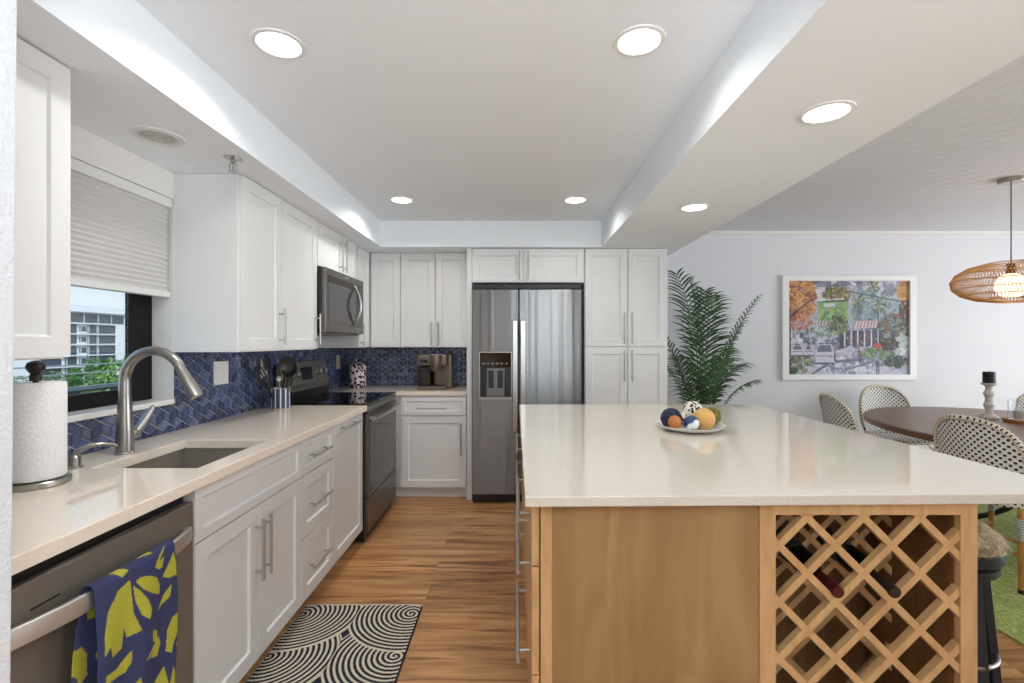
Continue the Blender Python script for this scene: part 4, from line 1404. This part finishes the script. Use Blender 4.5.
bsdf(m).inputs['IOR'].default_value = 1.25
t = thing('glass_jar', 'clear glass candle jar standing on the tan tray', 'glass jar', (3.63, 3.44, TZ + .0125))
MB().lathe([(.0001, .0), (.068, 0), (.072, .005), (.072, .14), (.069, .141), (.066, .14), (.066, .010), (.0001, .008)], (0, 0, .0005), 36).build('jar_wall', m, t)
o = MB().lathe([(.0001, 0), (.04, 0), (.041, .06), (.038, .063), (.0001, .062)], (3.63, 3.44, TZ + .0225), 28).build('pillar_candle', mat('cream_wax', (226, 214, 194), .6))
tag(o, 'cream pillar candle standing inside the glass jar', 'candle')

# pendant
t = thing('pendant_lamp', 'wide woven rattan pendant lamp hanging over the dining table', 'pendant lamp', (3.39, 3.28, 0))
MB().lathe([(.0001, ZD - .03), (.066, ZD - .03), (.07, ZD - .026), (.07, ZD - .0005)], (0, 0, 0), 36).build('canopy', M['nickel'], t)
MB().tube([(0, 0, ZD - .03), (0, 0, 1.855)], .0035, 8).build('cord', mat('cord_grey', (70, 70, 70), .6), t)
MB().lathe([(.022, 1.79), (.024, 1.80), (.024, 1.86), (.008, 1.872)], (0, 0, 0), 20).build('socket', mat('socket_brown', (96, 60, 36), .5), t)
gb = MB().sphere((0, 0, 1.715), .085, 28, 16).build('globe_bulb', M['bulb'], t)
zc, ra, hh = 1.74, .315, .140
def shp(v):   # v 0..1 bottom to top -> (r, z)
    a = PI * (v * .86 + .04) - PI / 2
    r_ = ra * (abs(math.cos(a)) ** .85)
    return r_, zc + hh * math.sin(a)
mb = MB()
nb_ = 7
vv_ = [.02 + .96 * k / nb_ for k in range(nb_ + 1)]
for v_ in vv_:
    r_, z_ = shp(v_)
    mb.tube([(r_ * math.cos(2 * PI * k / 64), r_ * math.sin(2 * PI * k / 64), z_) for k in range(64)], .0032, 6, closed=True)
mb.build('shade_hoops', M['rattan'], t)
mb = MB()
for b_ in range(nb_):
    r0, z0 = shp(vv_[b_]); r1, z1 = shp(vv_[b_ + 1])
    nr = max(24, int(120 * (r0 + r1) / 2 / ra))
    for k in range(nr):
        a0 = 2 * PI * k / nr
        a1 = a0 + (.07 if b_ % 2 else -.07)
        mb.tube([(r0 * math.cos(a0), r0 * math.sin(a0), z0), (r1 * math.cos(a1), r1 * math.sin(a1), z1)], .0026, 4)
mb.build('shade_weave', M['rattan'], t, weld=False)

# picture
def painting(nx, ny):
    X = np.linspace(0, 1, nx)[:, None] * np.ones((1, ny))
    Yp = np.ones((nx, 1)) * np.linspace(0, 1, ny)[None, :]     # 0 top
    rs = np.random.default_rng(11)
    C = np.ones((nx, ny, 3)) * LIN((176, 178, 196))
    def put(mask, col, a=1.0):
        c = LIN(col)
        C[mask] = C[mask] * (1 - a) + c * a
    def poly(p, col, a=1.0):
        put(inpoly(X, Yp, p), col, a)
    def dabs(cx, cy, rx, ry, cols_, n, sz=.02, asp=1.6, a=.85):
        for _ in range(n):
            t_ = rs.uniform(0, 2 * PI); q = math.sqrt(rs.uniform())
            x_, y_ = cx + rx * q * math.cos(t_), cy + ry * q * math.sin(t_)
            th = rs.uniform(0, PI); s1 = sz * rs.uniform(.4, 1.3); s2 = s1 / asp * rs.uniform(.5, 1.2)
            i0, i1 = int(max(0, (x_ - s1) * nx)), int(min(nx, (x_ + s1) * nx + 2))
            j0, j1 = int(max(0, (y_ - s1 * 1.3) * ny)), int(min(ny, (y_ + s1 * 1.3) * ny + 2))
            if i1 <= i0 or j1 <= j0:
                continue
            dx = X[i0:i1, j0:j1] - x_; dy = (Yp[i0:i1, j0:j1] - y_) * .77
            u_ = dx * math.cos(th) + dy * math.sin(th); v_ = -dx * math.sin(th) + dy * math.cos(th)
            mk_ = (u_ / s1) ** 2 + (v_ / s2) ** 2 < 1
            c = LIN(cols_[rs.integers(len(cols_))]) * rs.uniform(.8, 1.2)
            sub = C[i0:i1, j0:j1]
            sub[mk_] = sub[mk_] * (1 - a) + c * a
    def line(x_0, y_0, x_1, y_1, wd, col, a=.9):
        dx, dy = x_1 - x_0, (y_1 - y_0) * .77
        L2 = dx * dx + dy * dy
        tt = np.clip(((X - x_0) * dx + (Yp - y_0) * .77 * dy) / L2, 0, 1)
        dd = np.hypot(X - x_0 - tt * dx, (Yp - y_0) * .77 - tt * dy)
        put(dd < wd, col, a)
    G = [(70, 100, 66), (96, 128, 82), (52, 72, 56), (130, 150, 100)]
    L = [(188, 188, 206), (156, 158, 184), (210, 210, 220), (120, 122, 150)]
    dabs(.5, .08, .55, .14, [(196, 198, 212), (150, 154, 172), (112, 116, 140), (216, 216, 222)], 260, .05)
    poly([(.53, .14), (.62, .10), (.92, .2), (.92, .5), (.53, .48)], (150, 172, 178))
    dabs(.72, .3, .18, .16, [(150, 174, 180), (172, 190, 196), (122, 146, 156), (96, 110, 130)], 160, .035)
    line(.53, .12, .93, .22, .006, (92, 96, 118))
    dabs(.4, .15, .12, .09, [(120, 108, 58), (150, 140, 70), (82, 88, 50), (176, 150, 70)], 120, .02)
    poly([(.25, .22), (.50, .21), (.49, .44), (.25, .44)], (134, 176, 100))
    dabs(.37, .36, .12, .07, [(124, 168, 88), (152, 186, 112), (100, 140, 80)], 50, .03)
    poly([(.3, .24), (.39, .24), (.39, .28), (.3, .28)], (206, 214, 216))
    line(.25, .21, .46, .19, .005, (228, 228, 232))
    line(.25, .225, .5, .215, .005, (62, 84, 66))
    dabs(.10, .18, .13, .24, [(206, 128, 52), (226, 158, 72), (176, 92, 40), (236, 178, 96), (150, 80, 40)], 330, .028)
    dabs(.08, .42, .12, .10, [(196, 96, 66), (170, 80, 66), (214, 150, 120)], 120, .018)
    line(.03, .36, .2, .2, .006, (60, 52, 70))
    line(.02, .4, .1, .3, .006, (60, 52, 70))
    dabs(.97, .1, .06, .14, [(214, 152, 48), (226, 172, 74), (190, 124, 36)], 120, .022)
    dabs(.97, .34, .05, .14, [(120, 60, 52), (96, 72, 60), (160, 96, 66), (70, 80, 66)], 120, .02)
    dabs(.5, .62, .5, .12, L + [(96, 104, 120), (74, 80, 100)], 420, .026)
    dabs(.3, .55, .12, .06, [(150, 170, 160), (110, 136, 120), (196, 200, 204)], 80, .02)
    dabs(.87, .52, .14, .16, [(74, 92, 84), (102, 122, 104), (140, 156, 146), (66, 72, 84), (150, 92, 60)], 260, .022)
    dabs(.95, .68, .06, .1, [(188, 206, 198), (150, 176, 166), (210, 216, 216)], 60, .025)
    poly([(.56, .43), (.76, .42), (.73, .50), (.56, .505)], (186, 138, 152))
    for k in range(7):
        line(.575 + .027 * k, .43, .56 + .027 * k, .50, .0045, (236, 226, 230))
    poly([(.2, .44), (.36, .43), (.36, .47), (.2, .48)], (176, 130, 142))
    for k in range(6):
        line(.22 + .025 * k, .43, .21 + .025 * k, .48, .004, (226, 220, 224))
    poly([(.44, .53), (.78, .53), (.76, .70), (.44, .69)], (74, 74, 104))
    dabs(.58, .62, .15, .07, [(60, 56, 84), (96, 92, 124), (150, 90, 96), (40, 38, 60)], 120, .014)
    for k in range(6):
        line(.47 + .055 * k, .53, .47 + .055 * k, .69, .006, (224, 222, 230))
    line(.435, .42, .445, .72, .016, (66, 72, 46))
    dabs(.42, .46, .08, .10, G + [(150, 150, 80)], 130, .018)
    for (cx, cy, r_) in ((.70, .06, .065), (.58, .22, .075), (.745, .25, .07)):
        for k in range(15):
            a_ = rs.uniform(0, 2 * PI)
            line(cx, cy, cx + r_ * math.cos(a_), cy + r_ * 1.1 * math.sin(a_), .004, G[k % 4] if k % 3 else (196, 190, 120))
    line(.745, .28, .75, .5, .005, (96, 104, 96)); line(.58, .25, .575, .42, .005, (110, 112, 100))
    poly([(.15, 1), (.3, .78), (.52, .70), (.78, .82), (.95, 1)], (196, 196, 212))
    dabs(.5, .88, .3, .10, [(150, 152, 182), (206, 206, 220), (222, 222, 230), (128, 130, 164)], 200, .04, 3)
    line(.2, 1.0, .36, .86, .01, (88, 88, 124)); line(.4, .86, .62, .84, .012, (110, 110, 148)); line(.48, .95, .7, .86, .008, (120, 120, 156))
    dabs(.74, .77, .14, .05, [(116, 146, 96), (142, 166, 116), (92, 120, 84)], 130, .022)
    dabs(.9, .86, .1, .06, [(58, 76, 60), (84, 108, 80), (44, 54, 56)], 110, .02)
    dabs(.83, .68, .08, .06, [(48, 56, 50), (110, 60, 50), (70, 88, 66)], 100, .016)
    dabs(.10, .88, .10, .10, [(110, 128, 88), (150, 156, 128), (78, 94, 74), (200, 196, 196)], 160, .018)
    dabs(.03, .97, .05, .04, [(70, 120, 60), (50, 80, 50)], 40, .018)
    # parked cars
    for (xa, xb, ya, yb) in ((.03, .13, .68, .80), (.135, .21, .68, .80), (.23, .38, .67, .88)):
        poly([(xa, yb), (xa, ya + .09 * (yb - ya) / .2), (xa + .02, ya), (xb - .02, ya), (xb, ya + .09 * (yb - ya) / .2), (xb, yb)], (206, 204, 222))
        poly([(xa + .012, ya + .42 * (yb - ya)), (xa + .026, ya + .08 * (yb - ya)), (xb - .026, ya + .08 * (yb - ya)), (xb - .012, ya + .42 * (yb - ya))], (112, 112, 140))
        line(xa, yb, xb, yb, .007, (70, 70, 96)); line(xa + .01, ya + .62 * (yb - ya), xb - .01, ya + .62 * (yb - ya), .004, (120, 118, 150))
        line(xa + .03, ya, xb - .03, ya, .004, (64, 66, 92))
    line(.012, .3, .016, 1, .013, (54, 52, 72))
    poly([(.685, .72), (.72, .665), (.76, .665), (.785, .715)], (196, 78, 56))
    line(.74, .76, .738, .86, .016, (150, 156, 176)); line(.733, .86, .735, .985, .007, (72, 80, 104)); line(.748, .86, .752, .985, .007, (92, 100, 120))
    dabs(.739, .74, .01, .012, [(120, 84, 70)], 8, .01, 1)
    for (x_, y_) in ((.39, .72), (.585, .68), (.60, .75)):
        line(x_, y_, x_, y_ + .07, .007, (160, 100, 96)); line(x_, y_ + .07, x_, y_ + .13, .006, (70, 70, 96))
    dabs(.5, .5, .7, .7, L + G + [(206, 206, 214), (70, 72, 96), (150, 120, 90)], 900, .011, 2.2, .55)
    g_ = C.mean(-1, keepdims=True)
    C[:] = g_ + (C - g_) * .82
    C *= rs.normal(1, .09, (nx, ny))[..., None]
    return np.clip(C, 0, 1)
t = thing('framed_picture', 'white framed watercolour street scene hanging on the dining wall', 'picture', (3.357, YD - .001, 1.474))
PW, PH = 1.345, 1.05
MB().cells([-PW / 2, -PW / 2 + .066, PW / 2 - .066, PW / 2], [-PH / 2, -PH / 2 + .055, PH / 2 - .055, PH / 2], {(1, 1)}, -.036, 0, 'y').build('frame', M['white'], t, bevel=.003, smooth=0)
nx, ny = 250, 190
Xp = np.linspace(-PW / 2 + .062, PW / 2 - .062, nx)[:, None] * np.ones((1, ny))
Zp = np.ones((nx, 1)) * np.linspace(PH / 2 - .052, -PH / 2 + .052, ny)[None, :]
colour_grid('print', nx, ny, np.stack([Xp, np.full_like(Xp, -.014), Zp], -1), painting(nx, ny) * .92, M['paint'], t)
MB().box(-PW / 2 + .06, PW / 2 - .06, -.012, -.002, -PH / 2 + .05, PH / 2 - .05).build('backing_board', M['white'], t, smooth=0)

# ---------------------------------------------------------------- palm
PXp, PYp = 1.70, 4.38
t = thing('potted_palm', 'tall green potted palm standing beside the pantry', 'palm', (PXp, PYp, 0))
MB().lathe([(.13, 0), (.14, .01), (.17, .28), (.172, .30), (.155, .30), (.15, .27), (.0001, .268)], (0, 0, .0005), 36).build('basket_pot', M['basket'], t)
MB().lathe([(.149, .2685), (.10, .274), (.0001, .276)], (0, 0, .0005), 24).build('soil', M['soil'], t)
def frond(base, ctrl, tip, nleaf, llen, droop, rnd, fold):
    b, c, e = Vector(base), Vector(ctrl), Vector(tip)
    def Bz(q):
        return b * (1 - q) ** 2 + c * 2 * q * (1 - q) + e * q * q
    mb = MB()
    pts = [Bz(q / 16) for q in range(17)]
    mb.tube(pts, [.007 - .0055 * q / 16 for q in range(17)], 6, mi=1)
    for k in range(nleaf):
        q = .30 + .69 * k / (nleaf - 1)
        p = Bz(q); T = (Bz(min(1, q + .02)) - Bz(q - .02)).normalized()
        up = Vector((0, 0, 1)); up = (up - T * up.dot(T))
        up = up.normalized() if up.length > .05 else Vector((0, -1, 0))
        sd = T.cross(up).normalized()
        for sg in (1, -1):
            L_ = llen * (math.sin(PI * (.18 + .72 * (q - .3) / .69)) ** .8) * rnd.uniform(.85, 1.12)
            d = (T * rnd.uniform(.75, 1.0) + sd * sg * .95 + up * fold).normalized()
            w_ = .0088 * rnd.uniform(.8, 1.15)
            wd_ = d.cross(up).normalized()
            ps = []
            for i_ in range(5):
                f = i_ / 4
                ps.append(p + d * L_ * f - Vector((0, 0, 1)) * droop * L_ * f * f)
            ws = [w_ * .5, w_, w_ * .95, w_ * .6, .0004]
            ps = [Vector((max(q_.x, -.37), q_.y, q_.z)) for q_ in ps]
            n = len(mb.v)
            for i_ in range(5):
                mb.v.append(tuple(ps[i_] + wd_ * ws[i_])); mb.v.append(tuple(ps[i_] - up * .0022)); mb.v.append(tuple(ps[i_] - wd_ * ws[i_]))
            for i_ in range(4):
                a_ = n + 3 * i_
                mb.f.append((a_, a_ + 1, a_ + 4, a_ + 3)); mb.mi.append(0)
                mb.f.append((a_ + 1, a_ + 2, a_ + 5, a_ + 4)); mb.mi.append(0)
    return mb.build('frond', [M['leaf'], M['stem']], t, smooth=60, weld=False)
rn = random.Random(4)
FRONDS = [   # base, control, tip (metres from the pot centre), leaflets a side, length, droop
    ((.0, 0, .28), (.02, .02, 1.45), (-.28, -.16, 1.93), 24, .36, .34),
    ((.03, .02, .28), (.02, .03, 1.50), (-.08, .06, 1.88), 24, .36, .34),
    ((.02, -.03, .28), (-.02, -.03, 1.35), (-.02, -.14, 1.78), 24, .34, .40),
    ((.05, .03, .28), (.06, .08, 1.35), (.20, .22, 1.78), 22, .34, .42),
    ((.06, .0, .28), (.08, .0, 1.18), (.50, -.04, 1.74), 26, .26, .45),
    ((.05, -.03, .28), (.10, -.06, 1.10), (.26, -.20, 1.46), 22, .30, .5),
    ((.05, .02, .28), (.10, .05, 1.05), (.44, .10, 1.13), 20, .26, .5),
    ((.04, -.04, .28), (.12, -.10, .90), (.36, -.26, 1.00), 20, .26, .55),
    ((-.04, .0, .28), (-.10, .0, 1.05), (-.36, -.02, 1.40), 20, .28, .5),
    ((-.03, -.04, .28), (-.10, -.10, .95), (-.30, -.26, 1.20), 20, .30, .5),
    ((.0, -.05, .28), (.03, -.12, 1.0), (.10, -.34, 1.26), 20, .32, .5),
    ((-.02, .04, .28), (-.12, .10, 1.0), (-.32, .18, 1.15), 18, .28, .5),
    ((.02, .05, .28), (.12, .12, 1.0), (.30, .24, 1.16), 18, .28, .5),
    ((.0, -.03, .28), (-.06, -.10, .85), (-.20, -.34, .98), 18, .28, .6)]
for i_, (b_, c_, e_, n_, l_, d_) in enumerate(FRONDS):
    frond(b_, c_, e_, n_, l_, d_, rn, .25)

# ---------------------------------------------------------------- stool
t = thing('bar_stool', 'dark navy swivel stool with a fringed straw seat beside the island', 'stool', (1.70, 1.90, 0))
mb = MB()
mb.lathe([(.0001, .640), (.08, .637), (.13, .624), (.165, .595), (.175, .57), (.172, .555), (.0001, .555)], (0, 0, 0), 40)
rr_ = random.Random(9)
for _ in range(1500):
    a_ = rr_.uniform(0, 2 * PI); q = math.sqrt(rr_.uniform(.02, 1)) * .16
    zs = .640 - .045 * (q / .16) ** 2.4
    L_ = rr_.uniform(.05, .085)
    p = Vector((q * math.cos(a_), q * math.sin(a_), zs))
    dirn = Vector((math.cos(a_ + rr_.uniform(-.3, .3)), math.sin(a_ + rr_.uniform(-.3, .3)), 0))
    slope = min(1, (q / .17) ** 2)
    p1 = p + dirn * L_ * .5 * (1 - .5 * slope) + Vector((0, 0, .008 - .03 * slope))
    p2 = p + dirn * L_ * (1 - .55 * slope) + Vector((0, 0, -.004 - .05 * slope))
    w_ = Vector((-dirn.y, dirn.x, 0)) * .0015
    n = len(mb.v)
    mb.v += [tuple(p + w_), tuple(p - w_), tuple(p1 + w_), tuple(p1 - w_), tuple(p2)]
    mb.f += [(n, n + 1, n + 3, n + 2), (n + 2, n + 3, n + 4)]; mb.mi += [0, 0]
mb.build('seat_cushion', M['straw'], t, weld=False, smooth=60)
MB().lathe([(.0001, .505), (.165, .505), (.172, .512), (.172, .548), (.165, .5545), (.0001, .5545)], (0, 0, 0), 40).build('seat_plate', M['navy'], t)
MB().lathe([(.0001, .455), (.150, .455), (.158, .462), (.158, .488), (.14, .495), (.10, .5045), (.0001, .5045)], (0, 0, 0), 40).build('swivel_collar', M['navy'], t)
for k in range(4):
    a_ = PI / 4 + k * PI / 2 + .6
    ca, sa = math.cos(a_), math.sin(a_)
    mb = MB()
    n = len(mb.v)
    for (r_, z_, hw_, th) in ((.105, .4545, .05, .016), (.150, .0005, .05, .016)):
        for (uu, vv) in ((-hw_, -th), (hw_, -th), (hw_, th), (-hw_, th)):
            mb.v.append((ca * (r_ + vv) - sa * uu, sa * (r_ + vv) + ca * uu, z_))
    mb.f += [(n, n + 3, n + 2, n + 1), (n + 4, n + 5, n + 6, n + 7)] + [(n + i, n + (i + 1) % 4, n + 4 + (i + 1) % 4, n + 4 + i) for i in range(4)]
    mb.mi += [0] * 6
    mb.build('leg', M['navy'], t, bevel=.004, smooth=0)
MB().tube([(.15 * math.cos(2 * PI * k / 40), .15 * math.sin(2 * PI * k / 40), .14) for k in range(40)], .008, 10, closed=True).build('foot_ring', M['steel'], t)

# ---------------------------------------------------------------- outside the kitchen window
GZ = -6.0
struct(MB().box(-60, -1.9, -10, 70, GZ - .2, GZ).build('ground_outside', noisy(mat('lot_asphalt', (120, 124, 118), .9), [(.3, (96, 112, 84)), (.7, (140, 142, 138))], nscale=.3), smooth=0), 'parking ground outside the window', 'ground')
t = thing('apartment_building', 'white apartment building with dark window rows outside the window', 'building', (-25, 15, GZ), 0)
bw = mat('stucco_white', (222, 224, 230), .8)
bwin = mat('building_window_dark', (62, 70, 84), .3)
MB().box(-10, 0, 0, 16.4, 0, 9.05).build('walls', bw, t, smooth=0)
MB().box(-10.2, .35, -.2, 16.6, 9.051, 9.42).build('roof_parapet', bw, t, smooth=0)
def bwn(y_0, y_1, z_0, z_1):
    f = MB().box(.001, .05, y_0 - 15, y_1 - 15, z_0 - GZ, z_1 - GZ).build('window', bwin, t, smooth=0)
    mb = MB()
    nn = max(1, int((y_1 - y_0) / .9))
    for k in range(nn + 1):
        yy = y_0 - 15 + (y_1 - y_0) * k / nn
        mb.box(.051, .08, yy - .02, yy + .02, z_0 - GZ, z_1 - GZ)
    mb.build('mullions', bw, f, smooth=0)
bwn(24.0, 30.6, 2.46, 2.99)
for (a_, b_) in ((25.2, 26.4), (26.7, 27.33), (28.08, 28.63), (28.72, 29.95)):
    for (z_0, z_1) in ((1.84, 2.33), (1.24, 1.73), (.60, 1.12), (.0, .52), (-.62, -.1)):
        bwn(a_, b_, z_0, z_1)
for (z_0, z_1) in ((1.95, 2.22), (1.35, 1.62), (.72, 1.0), (.1, .38)):
    bwn(27.56, 27.95, z_0, z_1)
mb = MB()
for z_ in (2.40, 1.785, 1.18, .56, -.05):
    mb.box(.001, .25, 10.0, 15.0, z_ - GZ - .03, z_ - GZ + .03)
mb.build('floor_ledges', bw, t, smooth=0)

tleaf = noisy(mat('tree_leaf', (120, 160, 90), .6), [(.3, (78, 124, 56)), (.7, (158, 194, 118))], nscale=2)
tdark = noisy(mat('tree_leaf_dark', (70, 100, 62), .6), [(.3, (50, 76, 48)), (.7, (96, 128, 82))], nscale=2)
tbark = mat('bark', (150, 140, 124), .9)
def tree(x, y, top, rad, label, mt, seed):
    rr = random.Random(seed)
    t = thing('tree', label, 'tree', (x, y, GZ), 0, 'trees outside the kitchen window')
    H = top - GZ
    cz = H - rad * .9
    mb = MB().tube([(0, 0, 0), (.1, .05, cz * .6), (0, .1, cz)], [.16, .12, .07], 8)
    for k in range(7):
        a_ = rr.uniform(0, 2 * PI)
        mb.tube([(0, .08, cz - rr.uniform(.2, .9)), (rad * .4 * math.cos(a_), rad * .4 * math.sin(a_), cz + .1), (rad * .75 * math.cos(a_), rad * .75 * math.sin(a_), cz + rr.uniform(.2, .6) * rad)], [.05, .035, .015], 6)
    mb.build('trunk', tbark, t)
    mb = MB()
    cl = []
    for _ in range(26):
        d = Vector((rr.gauss(0, 1), rr.gauss(0, 1), rr.gauss(0, .8))).normalized() * rad * rr.uniform(.35, .95)
        cl.append((Vector((0, 0, cz)) + d, rad * rr.uniform(.18, .34)))
    for _ in range(3200):
        c, r_ = rr.choice(cl)
        d = Vector((rr.gauss(0, 1), rr.gauss(0, 1), rr.gauss(0, 1))).normalized()
        p = c + d * r_ * rr.uniform(.6, 1.05)
        nn = (d + Vector((rr.gauss(0, .5), rr.gauss(0, .5), rr.gauss(0, .5)))).normalized()
        a_ = nn.orthogonal().normalized() * .075; b_ = nn.cross(a_).normalized() * .05
        mb.quad([p + a_, p + b_, p - a_, p - b_])
    mb.build('crown', mt, t, weld=False, smooth=0)
tree(-12.6, 14.2, .82, 1.25, 'bright green tree outside in front of the apartment building', tleaf, 1)
tree(-14.2, 17.6, .5, 1.3, 'pale leafy tree outside right behind the faucet', tleaf, 2)
tree(-13.0, 11.3, .4, 1.3, 'tree outside seen above the paper towel roll', tleaf, 3)
tree(-17.5, 20.5, .3, 1.6, 'darker tree outside at the foot of the building', tdark, 4)
tree(-17.0, 23.4, .1, 1.6, 'dark tree outside beside the window frame', tdark, 5)
tree(-15.5, 15.2, .1, 1.6, 'dark tree outside under the wall cabinet', tdark, 6)

t = thing('walkway_railing', 'dark walkway railing just outside the kitchen window', 'railing', (-3.0, 0, 0))
rl = mat('railing_dark', (44, 54, 54), .5)
rlt = mat('railing_top_light', (140, 152, 150), .5)
MB().box(-.03, .03, 1.0, 5.2, 1.0, 1.022).build('top_rail', rlt, t, smooth=0)
MB().box(-.02, .02, 1.0, 5.2, .985, .9995).build('rail_underside', rl, t, smooth=0)
for k in range(12):
    MB().box(-.02, .02, 1.2 + .34 * k, 1.25 + .34 * k, -.1, .9845).build('post', rl, t, smooth=0)
MB().box(-.018, .018, 1.0, 5.2, .80, .84).build('lower_rail', rl, t, smooth=0)
mb = MB()
for z_ in (1.16, 1.09):
    mb.tube([(-.6, 1.0, z_ - .02), (-.6, 5.4, z_ - .02)], .006, 6)
mb.build('cable', rlt, t)
struct(MB().box(-4.2, -1.76, .6, 5.6, -.3, -.1).build('path_outside', mat('walkway_concrete', (170, 170, 168), .9), smooth=0), 'concrete walkway outside the window', 'path')
